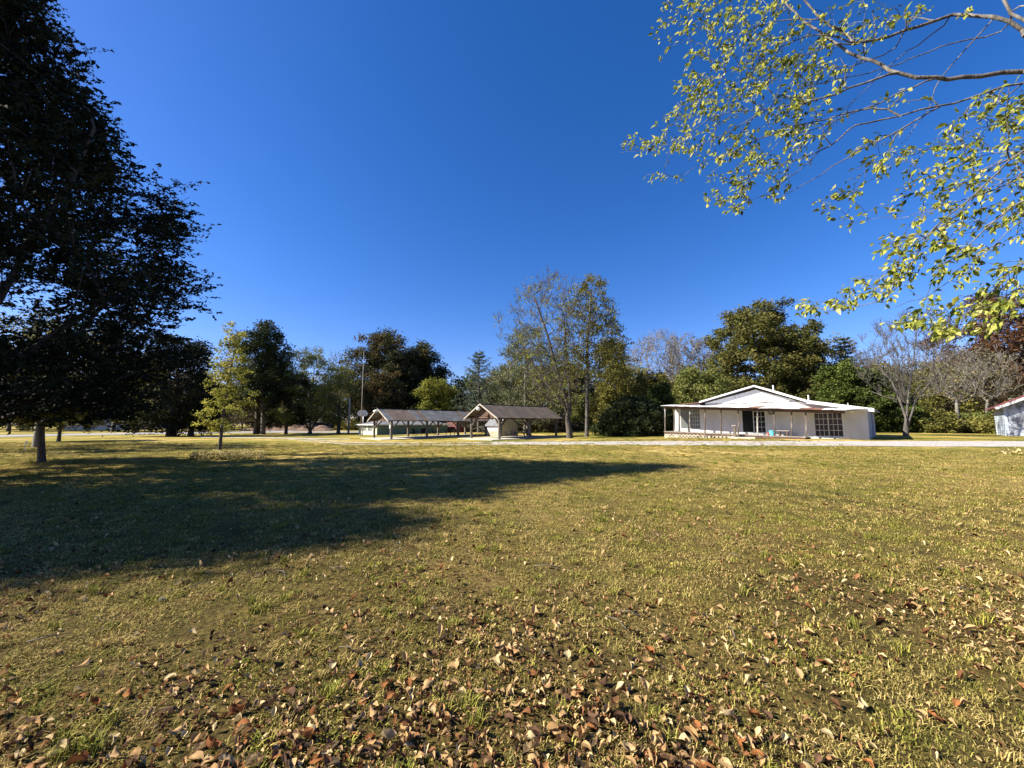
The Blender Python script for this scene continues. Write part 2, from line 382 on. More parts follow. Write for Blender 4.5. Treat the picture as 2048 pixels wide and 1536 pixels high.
def tree(name, label, cat, px, Y, top, left, right, bottom, env='round', wood='bark', leaf=None, n=140, m=90, dens=1.75, clump=.8, size=.22, r=.25,
         w=.35, inner=.45, aspect=.55, twigs=0, twl=1.0, lean_y=0, fork=None, sides=5, seed=None, lob=.22, tone=(0, 1), group=None, flat=.75, step=None, trunk_frac=.8,
         topshift=None, depth=1.0, droop=0.0, base=None, tip=.010, jit=.10):
    rng = np.random.default_rng(seed if seed is not None else (int(px * 13 + Y * 7) % 100000))
    b = base if base is not None else foot(px, Y); b = Vector(b)
    X = lambda p: at(p, 800, Y).x
    cx = (X(left) + X(right)) / 2; rx = (X(right) - X(left)) / 2; H = at(px, top, Y).z - b.z; z0 = max(0.0, at(px, bottom, Y).z - b.z)
    root = thing(name, label, cat, b, 0, group)
    q = rng.uniform(0, 1, n * 3); th = rng.uniform(0, 2 * np.pi, n * 3); E = envelope(env, q); keep = rng.uniform(0, 1, n * 3) < (E * .85 + .15)
    q, th, E = q[keep][:n], th[keep][:n], E[keep][:n]
    ph = rng.uniform(0, 6.28, 4)
    lobes = 1 + lob * (np.sin(th * 3 + ph[0] + q * 4) * .5 + np.sin(th * 5 + ph[1] - q * 7) * .3 + np.sin(q * 17 + ph[2] + th) * .35)
    rr = rng.uniform(inner ** 2, 1, len(q)) ** .5 * E * lobes
    tsx = 0 if topshift is None else topshift
    tx = cx + (b.x - cx) * (1 - np.clip(q * 2, 0, 1)) * .4 + tsx * q + rx * rr * np.cos(th)
    ty = Y + lean_y + rx * depth * rr * np.sin(th); tz = b.z + z0 + (H - z0) * q - (H - z0) * .04 * rng.uniform(0, 1, len(q))
    T = np.stack([tx, ty, np.maximum(tz, b.z + .15)], 1)
    if env in ('cone', 'spruce', 'column', 'bigcedar'): lean = (tsx + (cx - b.x), lean_y); tt = H * .96
    else: lean = ((cx - b.x) * .5, lean_y * .5); tt = H * (trunk_frac if env != 'vase' else .35)
    ex = [[Vector(p) for p in L] for L in fork] if fork else None
    P, par, rad, tips = skeleton((b.x, b.y, b.z), H, T, tt, r, lean, w, step or max(.5, rx * .16), jit, droop, tip=tip, wob=.12 * H / 10, extra=ex, rng=rng)
    if twigs:
        # fans of fine bare twigs at every tip
        add = []; ap = []; base_n = len(P)
        for k in tips:
            dv = P[k] - P[par[k]]; dv /= max(np.linalg.norm(dv), 1e-6)
            for j in range(twigs):
                dd = dv + rng.normal(0, .36, 3) + np.array([0, 0, .8]); dd /= np.linalg.norm(dd); l = twl * rng.uniform(.5, 1.1)
                i0 = base_n + len(add); add.append(P[k] + dd * l * .5 + rng.normal(0, .04, 3)); ap.append(k)
                add.append(P[k] + dd * l + rng.normal(0, .09, 3)); ap.append(i0)
                if j % 2 == 0:
                    d2 = dd + rng.normal(0, .5, 3); add.append(P[k] + dd * l * .5 + d2 / np.linalg.norm(d2) * l * .4); ap.append(i0)
        P = np.concatenate([P, np.array(add)]); par = np.concatenate([par, np.array(ap)]); rad = np.concatenate([rad, np.full(len(add), tip * 1.0)])
    wood_mesh('trunk', P, par, rad, M[wood], root, sides, tuple(b))
    if leaf and m:
        m = int(m * dens) if m > 20 else m; K = len(T); cen = np.repeat(T, m, 0); clump = clump * .84; off = rng.normal(0, 1, (K * m, 3)) * clump; off[:, 2] *= flat
        sub = np.repeat(rng.normal(0, 1, (K, 3, 3)) * clump * .8, 1, 0)
        pick = rng.integers(0, 3, K * m); off = off * .6 + sub[np.repeat(np.arange(K), m), pick] * np.array([1, 1, flat])
        ct = np.repeat(rng.uniform(0, 1, K), m); t = np.clip(ct * .55 + rng.uniform(0, 1, K * m) * .45, 0, 1); t = tone[0] + (tone[1] - tone[0]) * t
        pos = cen + off; k = pos[:, 2] > b.z + .02; pos, t = pos[k], t[k]
        o = leaf_cloud('crown', pos, size * (1.12 if Y > 38 else 1), M[leaf], root, t, aspect * (1.15 if Y > 38 else 1), origin=tuple(b), rng=rng, tri=Y > 38); tag(o, kind='stuff')
    return root
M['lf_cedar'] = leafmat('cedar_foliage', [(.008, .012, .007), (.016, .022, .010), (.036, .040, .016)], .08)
M['lf_cedar_far'] = leafmat('cedar_foliage_far', [(.022, .032, .014), (.04, .055, .02), (.075, .09, .03)], .15)
M['lf_cedar_green'] = leafmat('bright_cedar_foliage', [(.03, .05, .012), (.065, .09, .018), (.13, .16, .035)], .2)
M['lf_spruce'] = leafmat('spruce_needles', [(.05, .075, .05), (.09, .12, .08), (.14, .17, .11)], .15)
M['lf_yellow'] = leafmat('yellow_green_leaves', [(.12, .15, .03), (.28, .28, .05), (.48, .42, .10)], .4)
M['lf_olive'] = leafmat('olive_leaves', [(.07, .08, .02), (.16, .155, .038), (.29, .25, .065)], .3)
M['lf_green'] = leafmat('dull_green_leaves', [(.06, .08, .022), (.125, .145, .038), (.23, .23, .065)], .3)
M['lf_greygreen'] = leafmat('grey_green_leaves', [(.07, .085, .045), (.14, .15, .075), (.25, .25, .13)], .3)
M['lf_oak'] = leafmat('oak_leaves_turning', [(.045, .055, .016), (.095, .10, .026), (.18, .15, .04)], .25)
M['lf_maple'] = leafmat('maple_leaves_turning', [(.028, .042, .016), (.062, .066, .024), (.14, .085, .035)], .25)
M['lf_rust'] = leafmat('rusty_leaves', [(.06, .035, .02), (.14, .065, .03), (.24, .11, .045)], .25)
M['lf_copper'] = leafmat('copper_leaves', [(.045, .022, .014), (.09, .045, .024), (.16, .085, .04)], .25)
M['lf_brown'] = leafmat('brown_grey_leaves', [(.055, .045, .028), (.12, .10, .06), (.21, .17, .10)], .25)
M['lf_dark'] = leafmat('dark_leaves', [(.018, .02, .010), (.035, .035, .016), (.07, .065, .03)], .2)
M['lf_tan'] = leafmat('tan_leaves', [(.14, .11, .06), (.24, .19, .10), (.36, .29, .16)], .3)

# ------------------------------------------------------------------ frames for buildings
class Frame:
    def __init__(s, o, ang):
        s.o = Vector(o); s.a = ang; s.x = Vector((math.cos(ang), math.sin(ang), 0)); s.y = Vector((-math.sin(ang), math.cos(ang), 0))
    def loc(s, p): d = Vector(p) - s.o; return Vector((d.dot(s.x), d.dot(s.y), d.z))
    def wor(s, p): return s.o + s.x * p[0] + s.y * p[1] + Vector((0, 0, p[2]))
    def hit(s, px, py, y=0.0):
        "local x, z of the point seen there in the vertical plane at local depth y"
        d = ray(px, py); e = Vector((0, 0, EYE)) - s.o
        t = (y - e.dot(s.y)) / d.dot(s.y); p = Vector((0, 0, EYE)) + d * t; q = s.loc(p); return q.x, q.z
    def g(s, x, y): p = s.wor((x, y, 0)); return hgt(p.x, p.y) - s.o.z

# ------------------------------------------------------------------ the white house
HF = Frame((25.3, 27.5, hgt(25.3, 27.5)), math.radians(-45))
def pane_mat():
    m, nt, b = newmat('window_glass'); b.inputs['Base Color'].default_value = (.012, .014, .016, 1)
    b.inputs['Roughness'].default_value = .12; b.inputs['Specular IOR Level'].default_value = .25; return m
M['glass'] = pane_mat()
def glass2():
    m, nt, b = newmat('curtained_glass'); b.inputs['Base Color'].default_value = (.10, .115, .11, 1)
    b.inputs['Roughness'].default_value = .15; return m
M['glass_curtain'] = glass2()
M['stucco'] = weathered('painted_wall', [(.3, (.43, .42, .40)), (.7, (.58, .57, .55))], .8, (1, 1, .4), .85, .15, finecol=.12)
M['gable_paint'] = weathered('flaking_gable_paint', [(.28, (.42, .42, .42)), (.42, (.74, .73, .70)), (.8, (.80, .79, .76))], 1.3, (1.6, 1, .5), .8, .2, finecol=.2)
M['roof_metal'] = weathered('old_roof_metal', [(.3, (.45, .46, .48)), (.55, (.66, .67, .69)), (.8, (.35, .30, .27))], .9, (1, 1, 1), .55, .2, .0, fine=8)
M['rust_metal'] = weathered('rusty_roof_metal', [(.3, (.13, .055, .035)), (.6, (.22, .10, .06)), (.8, (.26, .23, .21))], 1.6, (1, 1, 1), .8, .2)
M['porch_wood'] = weathered('porch_boards', [(.3, (.22, .19, .16)), (.7, (.42, .38, .33))], 3, (1, 1, 1), .85, .3)
M['lattice'] = weathered('lattice_slats', [(.3, (.50, .46, .36)), (.7, (.72, .66, .52))], 5, (1, 1, 1), .8, .2)
M['post_white'] = weathered('flaking_white_post', [(.42, (.09, .07, .055)), (.56, (.34, .33, .31)), (.8, (.52, .51, .49))], 3.5, (1, 1, .5), .85, .3)
M['post_brown'] = weathered('stained_post', [(.35, (.05, .036, .028)), (.6, (.11, .085, .07)), (.8, (.34, .32, .30))], 3, (1, 1, .3), .85, .3)
M['shade_dark'] = weathered('shade_black', [(.3, (.01, .01, .01)), (.7, (.02, .02, .02))], 1)  # near-black colour standing in for unlit space
M['muntin'] = weathered('white_muntins', [(.3, (.50, .50, .48)), (.7, (.68, .68, .66))], 3, finecol=.1)
M['blue_grey'] = weathered('shaded_blue_grey', [(.3, (.30, .31, .34)), (.7, (.42, .43, .47))], 1, (1, 1, .5), .85, .15)  # shade of the sunless right wall, put into the colour as blue grey

def house():
    f = HF; root = thing('house', 'low white house with front gable, sagging porch and sliding glass doors', 'house', f.o, f.a)
    PW = 1.9                                     # porch depth
    xl = f.hit(1349, 870)[0]                     # left wall corner
    zt = 2.95
    doors = [(1360.5, 1402, 815, 859), (1483, 1533, 815, 866.5), (1627, 1688, 817, 876)]
    spans = [(f.hit(a, 850)[0], f.hit(b, 850)[0], max(.12, f.hit((a + b) / 2, d)[1])) for a, b, c, d in doors]
    # front wall, left open at the doors
    x = xl; segs = []
    for a, b, z in spans: segs.append((x, a)); x = b
    segs.append((x, 0.0)); mb = MB()
    for a, b in segs: MB().box(a, b, 0, .18, -.4, zt - .36 if b < -.01 else 2.28).build('wall', M['stucco'], root)
    mb = MB()
    for a, b, z in spans: MB().box(a, b, .002, .178, z + 2.34, max(z + 2.36, zt - .362 if a < -6 else 2.28)).build('wall_over_door', M['stucco'], root); MB().box(a, b, .002, .178, -.4, z).build('door_plinth', M['stucco'], root)
    for k in range(1, 12):                       # cover battens where the wall sheets meet
        xx = xl + k * 1.16
        if any(a - .08 < xx < b + .08 for a, b, z in spans): continue
        MB().box(xx - .02, xx + .02, -.015, -.001, .1, zt - .3).build('wall_batten', M['stucco'], root)
    lb0 = f.hit(1748, 817.5, -.56)[1]
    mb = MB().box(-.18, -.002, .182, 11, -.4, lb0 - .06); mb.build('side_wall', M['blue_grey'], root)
    MB().box(xl + .002, xl + .18, .182, 11, -.4, 2.7).build('side_wall', M['stucco'], root)
    MB().box(xl, 0, 11.0, 11.18, -.4, lb0 - .08).build('rear_wall', M['stucco'], root)
    MB().box(xl + .2, -.2, .9, .95, -.1, lb0 - .1).build('dark_room_sheet', M['shade_dark'], root)  # dark sheet in place of the unlit rooms, shade painted in
    def door(i, a, b, z, cols, rows, gl):
        h = 2.32; fr = MB(); e = .05
        fr.box(a, a + e, -.03, .10, z, z + h); fr.box(b - e, b, -.03, .10, z, z + h)
        fr.box(a + e, b - e, -.03, .10, z + h - e, z + h); fr.box(a + e, b - e, -.03, .10, z, z + e)
        d = fr.build('sliding_door', M['muntin'], root)
        mid = (a + b) / 2
        for s, (u0, u1) in enumerate(((a + e, mid + .02), (mid - .02, b - e))):
            y0 = .0 if s == 0 else .045
            st = MB(); q = .045; z0, z1 = z + e, z + h - e
            st.box(u0, u0 + q, y0, y0 + .035, z0, z1); st.box(u1 - q, u1, y0, y0 + .035, z0, z1)
            st.box(u0 + q, u1 - q, y0, y0 + .035, z1 - q, z1); st.box(u0 + q, u1 - q, y0, y0 + .035, z0, z0 + q)
            st.build('door_sash', M['muntin'], d)
            nc, nr = cols[s], rows
            w = (u1 - u0 - 2 * q) / max(nc, 1); hh = (z1 - z0 - 2 * q) / (nr if nc > 1 else 1)
            nrr = nr if nc > 1 else 1
            for c in range(max(nc, 1)):
                for r_ in range(nrr):
                    xa = u0 + q + c * w; za = z0 + q + r_ * hh
                    MB().box(xa + .008, xa + w - .008, y0 + .014, y0 + .020, za + .008, za + hh - .008).build('pane', M[gl[s]], d)
            mm = MB()
            for c in range(1, nc): mm.box(u0 + q + c * w - .011, u0 + q + c * w + .011, y0 + .004, y0 + .03, z0 + q, z1 - q)
            for r_ in range(1, nrr):
                zz = z0 + q + r_ * hh
                for c in range(nc): mm.box(u0 + q + c * w + .015, u0 + q + (c + 1) * w - .015, y0 + .006, y0 + .028, zz - .014, zz + .014)
            if nc > 1: mm.build('muntin', M['muntin'], d)
    door(0, *spans[0], (1, 4), 6, ('glass_curtain', 'glass_curtain'))
    door(1, *spans[1], (1, 3), 5, ('glass', 'glass'))
    door(2, *spans[2], (3, 3), 5, ('glass', 'glass'))
    # gable over the porch (wall plane), roof slopes
    pk = f.hit(1507, 771, -.55); rl = f.hit(1398, 803.5, -.55); rr = f.hit(1614, 802, -.55)
    px_, pz = pk; ze = zt
    def slope(za, x): return za
    zl = rl[1]; zr = rr[1]
    gb = MB(); y0, y1 = -.02, .16
    gx0, gx1 = rl[0] + .35, rr[0] - .2
    tri = [(gx0, zt - .35), (gx1, zt - .35), (gx1, zr - .12 ), (px_, pz - .30), (gx0, zl - .12)]
    vs = [(x, y0, z) for x, z in tri] + [(x, y1, z) for x, z in tri]
    gb.add(vs, [(4, 3, 2, 1, 0)[::-1], (5, 6, 7, 8, 9)[::-1]] + [(i, (i + 1) % 5, 5 + (i + 1) % 5, 5 + i)[::-1] for i in range(5)])
    gb.build('gable_wall', M['gable_paint'], root)
    for k in range(1, 8):
        xx = gx0 + (gx1 - gx0) * k / 8; zz = (pz - .34 - (abs(xx - px_)) * ((pz - (zl if xx < px_ else zr)) / abs((rl[0] if xx < px_ else rr[0]) - px_)))
        if zz > zt - .1: MB().box(xx - .012, xx + .012, -.034, -.021, zt - .33, zz - .12).build('gable_batten', M['gable_paint'], root)
    MB().box(gx0, gx1, -.06, -.022, zt - .10, zt - .02).build('ledger', M['post_white'], root)
    def roofslab(a, b, ya, yb, th, mat, name='roof'):
        (xa, za), (xb, zb) = a, b
        MB().hexa([(xa, ya, za - th), (xb, ya, zb - th), (xb, yb, zb - th), (xa, yb, za - th)],
                  [(xa, ya, za), (xb, ya, zb), (xb, yb, zb), (xa, yb, za)]).build(name, mat, root)
    roofslab((rl[0], zl), (px_ - .004, pz), -.50, 11.3, .05, M['roof_metal'])
    roofslab((px_ + .004, pz), (rr[0], zr), -.50, 11.3, .05, M['roof_metal'])
    # ribs of the roof metal on the right slope, each a raised seam
    for k in range(14):
        ya = -.42 + k * .62
        MB().hexa([(px_ + .05, ya, pz - .03 + .02), (rr[0], ya, zr + .001), (rr[0], ya + .05, zr + .001), (px_ + .05, ya + .05, pz - .01)],
                  [(px_ + .05, ya, pz + .03), (rr[0], ya, zr + .04), (rr[0], ya + .05, zr + .04), (px_ + .05, ya + .05, pz + .03)]).build('roof_seam', M['roof_metal'], root)
    def rake(a, b, y, th, up, mat):
        (xa, za), (xb, zb) = a, b
        MB().hexa([(xa, y - .035, za - th), (xb, y - .035, zb - th), (xb, y, zb - th), (xa, y, za - th)],
                  [(xa, y - .035, za + up), (xb, y - .035, zb + up), (xb, y, zb + up), (xa, y, za + up)]).build('rake_board', mat, root)
    rake((rl[0], zl), (px_ - .003, pz), -.503, .09, .03, M['white_metal']); rake((px_ + .003, pz), (rr[0], zr), -.503, .10, .04, M['white_metal'])
    # grey soffit boards under the overhang
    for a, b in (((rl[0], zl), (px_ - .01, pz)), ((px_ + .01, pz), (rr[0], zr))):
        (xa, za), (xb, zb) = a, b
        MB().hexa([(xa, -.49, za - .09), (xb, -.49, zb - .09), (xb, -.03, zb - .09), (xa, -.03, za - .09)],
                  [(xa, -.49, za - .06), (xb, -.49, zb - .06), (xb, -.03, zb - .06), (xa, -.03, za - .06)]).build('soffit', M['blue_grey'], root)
    # lean-to wing on the right, low shed roof on the left
    la = f.hit(1612, 800.5, -.56); lb = f.hit(1748, 817.5, -.56)
    roofslab((la[0], la[1]), (lb[0], lb[1]), -.50, 11.2, .04, M['roof_metal'], 'lean_to_roof')
    rake(la, lb, -.505, .22, .02, M['white_metal'])
    MB().hexa([(rr[0] - .3, -.01, 2.2), (-.0, -.01, 2.2), (-.0, .17, 2.2), (rr[0] - .3, .17, 2.2)],
              [(rr[0] - .3, -.01, la[1] - .12), (0, -.01, lb[1] - .02), (0, .17, lb[1] - .02), (rr[0] - .3, .17, la[1] - .12)]).build('wing_wall', M['stucco'], root)
    sa = f.hit(1357, 808.5, -.3); 
    roofslab(sa, (rl[0] + .15, zl - .02), -.3, 9, .05, M['rust_metal'], 'shed_roof')
    # porch: deck, roof, posts, lattice
    def pf(px, py): return f.hit(px, py, -PW)
    dl = pf(1328, 862.5); dr = pf(1611, 874.5); nb = 46
    for k in range(nb):                          # deck boards run front to back
        a = dl[0] + (dr[0] - dl[0]) * k / nb; b = dl[0] + (dr[0] - dl[0]) * (k + 1) / nb
        za = dl[1] + (dr[1] - dl[1]) * k / nb; dz = random.uniform(-.008, .008)
        MB().box(a + .008, b - .008, -PW - .03, -.025, za - .05 + dz, za + dz).build('deck_board', M['porch_wood'], root)
    rim = MB(); rim.hexa([(dl[0], -PW + .01, dl[1] - .22), (dr[0], -PW + .01, dr[1] - .22), (dr[0], -PW + .05, dr[1] - .22), (dl[0], -PW + .05, dl[1] - .22)],
                         [(dl[0], -PW + .01, dl[1] - .062), (dr[0], -PW + .01, dr[1] - .062), (dr[0], -PW + .05, dr[1] - .062), (dl[0], -PW + .05, dl[1] - .062)])
    rim.build('deck_beam', M['wood_dark'], root)
    el = pf(1325, 811.5); er = pf(1693, 819.5)
    npan = 20; xw = f.hit(1733, 816)[0] - .2
    for k in range(npan):                        # porch roof sheets, each its own, a little uneven
        q0, q1 = k / npan, (k + 1) / npan
        xa = el[0] + (er[0] - el[0]) * q0; xb = el[0] + (er[0] - el[0]) * q1
        za = el[1] + (er[1] - el[1]) * q0 + random.uniform(-.025, .025); zb = el[1] + (er[1] - el[1]) * q1 + random.uniform(-.025, .025)
        wa = xa; wb = xb if k < npan - 1 else xb + 1.3
        up = .17
        mat = M['roof_metal'] if k < 11 else (M['rust_metal'] if k in (11, 16, 17) else M['roof_metal'])
        MB().hexa([(xa + .004, -PW - .45, za - .03), (xb - .004, -PW - .45, zb - .03), (wb - .004, -.07, zb - .03 + up), (wa + .004, -.07, za - .03 + up)],
                  [(xa + .004, -PW - .45, za), (xb - .004, -PW - .45, zb), (wb - .004, -.07, zb + up), (wa + .004, -.07, za + up)]).build('porch_roof_sheet', mat, root)
    bm = MB(); o_ = .14
    bm.hexa([(el[0] + .1, -PW + .0, el[1] - o_ - .12), (er[0] - .1, -PW, er[1] - o_ - .12), (er[0] - .1, -PW + .08, er[1] - o_ - .12), (el[0] + .1, -PW + .08, el[1] - o_ - .12)],
            [(el[0] + .1, -PW, el[1] - .04), (er[0] - .1, -PW, er[1] - .04), (er[0] - .1, -PW + .08, er[1] - .04), (el[0] + .1, -PW + .08, el[1] - .04)])
    bm.build('porch_beam', M['wood_dark'], root)
    for i, (xt, xb_, mt) in enumerate(((1329, 1329.5, 'post_white'), (1379, 1378.5, 'post_white'), (1409.5, 1409, 'post_brown'), (1441, 1441.5, 'post_brown'),
                                       (1475.5, 1475.5, 'post_brown'), (1514, 1514, 'post_white'), (1547, 1548, 'post_brown'), (1582, 1582.5, 'post_brown'), (1610.5, 1611.5, 'post_brown'))):
        a = pf(xt, 815); b = pf(xb_, 868); q = (b[0] - dl[0]) / (dr[0] - dl[0]); zb = dl[1] + (dr[1] - dl[1]) * q
        qe = (a[0] - el[0]) / (er[0] - el[0]); zt_ = el[1] + (er[1] - el[1]) * qe - .262
        wd = .095
        MB().bar((b[0], -PW + .12, zb), (a[0], -PW + .12, zt_ + .22), wd).build('porch_post', M[mt], root, bevel=.008)
    a = f.hit(1349.5, 815, -.4); b = f.hit(1349.5, 860, -.4)
    MB().bar((b[0] - .05, -.4, b[1]), (a[0] - .05, -.4, el[1] + .05), .1).build('porch_post', M['post_brown'], root)
    # lattice skirting: crossing slats, one by one
    def skirt(x0, x1, yy, zbot=None, key='lattice'):
        p = .30; k = 0; x = x0 - .7
        while x < x1:
            zt0 = dl[1] + (dr[1] - dl[1]) * ((x0 + x1) / 2 - dl[0]) / (dr[0] - dl[0]) - .20; zb0 = f.g((x0 + x1) / 2, -PW) + .0
            hh = zt0 - zb0
            for s, dy in ((1, 0), (-1, .012)):
                xa, xb = (x, x + hh) if s == 1 else (x + hh, x)
                za, zb = zb0, zt0
                # clip to the panel
                def cl(xa, za, xb, zb):
                    pts = [(xa, za), (xb, zb)]
                    out = []
                    for (u, v), (u2, v2) in ((pts[0], pts[1]), (pts[1], pts[0])):
                        if u < x0: q = (x0 - u) / (u2 - u) if u2 != u else 0; u, v = x0, v + (v2 - v) * q
                        if u > x1: q = (x1 - u) / (u2 - u) if u2 != u else 0; u, v = x1, v + (v2 - v) * q
                        out.append((u, v))
                    return out
                if max(xa, xb) <= x0 + .02 or min(xa, xb) >= x1 - .02: continue
                (xa, za), (xb, zb) = cl(xa, za, xb, zb)
                if abs(xa - xb) < .04: continue
                if random.random() < .06: continue
                MB().bar((xa, yy - dy, za), (xb, yy - dy, zb), .014, .055).build('lattice_slat', M[key], root)
            x += p
    sk = MB(); 
    skirt(dl[0] + .05, pf(1409, 870)[0], -PW - .01)
    skirt(pf(1411, 870)[0], pf(1468, 873)[0], -PW - .01)
    skirt(pf(1521, 875)[0], pf(1600, 875)[0], -PW - .01)
    MB().box(dl[0], dl[0] + .45, -PW + .06, -PW + .36, f.g(dl[0], -PW) - .1, dl[1] - .23).build('stone_pier', M['concrete'], root, bevel=.03)
    MB().box(dl[0] + 1.2, dr[0] - .5, -PW + .30, -PW + .34, -.3, dr[1] - .1).build('shade_backing', M['shade_dark'], root)  # added dark sheet: painted shade behind the lattice
    # steps
    sx = pf(1485, 876)[0]; gz = f.g(sx, -PW - .4)
    MB().box(sx - .7, sx + 1.1, -PW - .9, -PW - .05, gz - .1, gz + .12).build('step', M['concrete'], root, bevel=.02)
    # roof vents, wall lamp, downspout
    for vx, vy in ((1546.5, 777), (1617, 797)):
        a = f.hit(vx, vy, 1.0); MB().tube([(a[0], 1.0, a[1] - .5), (a[0], 1.0, a[1] + .28)], .05).build('vent_pipe', M['white_metal'], root)
    a = f.hit(1703.5, 823.2, -.12); MB().tube([(a[0] - .12, -.14, a[1]), (a[0] + .12, -.14, a[1])], .06).build('wall_lamp', M['white_metal'], root)
    MB().bar((.05, 5.2, -.1), (.05, 5.2, 2.35), .08).build('downspout', M['blue_grey'], root)
    a = f.hit(1542.5, 823.5, -.03)
    MB().tube([(a[0] + .2 * math.cos(t * .5236), -.04, a[1] + .2 * math.sin(t * .5236)) for t in range(13)], .035, 6).build('wreath', M['wood_dark'], root)
    # things standing on or by the porch
    def onporch(px, y): x = f.hit(px, 868, y)[0]; return x, dl[1] + (dr[1] - dl[1]) * (x - dl[0]) / (dr[0] - dl[0])
    x, z = onporch(1545.5, -1.35); p = f.wor((x, -1.35, z))
    mb = MB().tube([(0, 0, 0), (0, 0, .05), (0, 0, .34), (0, 0, .38)], [.17, .19, .24, .25], 14)
    M['cyan'] = weathered('turquoise_plastic', [(.3, (.08, .42, .55)), (.7, (.12, .55, .66))], 4, rough=.4, finecol=.1)
    t = thing('laundry_basket', 'turquoise plastic tub on the porch behind a post', 'tub', p); mb.build('tub_body', M['cyan'], t, True)
    MB().tube([(.26 * math.cos(k * .5236), .26 * math.sin(k * .5236), .38) for k in range(13)], .018, 6).build('rim', M['cyan'], t, True)
    x, z = onporch(1537.5, -1.3); p = f.wor((x, -1.3, z)); M['pot'] = weathered('red_clay', [(.3, (.30, .06, .05)), (.7, (.42, .10, .08))], 4)
    t = thing('flower_pot', 'small dark red flower pot on the porch next to the turquoise tub', 'flower pot', p)
    MB().tube([(0, 0, 0), (0, 0, .2)], [.09, .12], 12).build('pot_body', M['pot'], t, True); MB().tube([(0, 0, .2), (0, 0, .24)], [.135, .135], 12).build('rim', M['pot'], t)
    a, z = onporch(1554, -.6); b, _ = onporch(1581, -.6); p = f.wor(((a + b) / 2, -.6, z)); hw = (b - a) / 2
    t = thing('bench', 'long low bench with a pale seat board against the porch wall', 'bench', p, f.a)
    MB().box(-hw, hw, -.16, .16, .36, .41).build('seat', M['wood_trim'], t)
    for s in (-1, 1): MB().box(s * (hw - .2) - .04, s * (hw - .2) + .04, -.13, .13, 0, .358).build('leg', M['wood_dark'], t)
    x = f.hit(1470, 875, -PW - .45)[0]; p = f.wor((x, -PW - .45, f.g(x, -PW - .45)))
    t = thing('newel_post', 'square brown post with a pale cap standing in front of the porch steps', 'post', p, f.a)
    MB().box(-.09, .09, -.09, .09, -.1, .98).build('shaft', M['wood_post'], t); MB().box(-.16, .16, -.16, .16, .982, 1.06).build('cap', M['wood_trim'], t, bevel=.02)
    a = MB().bar((.16, 0, .5), (.42, 0, 1.5), .07); a.build('arm', M['wood_post'], t)
house()

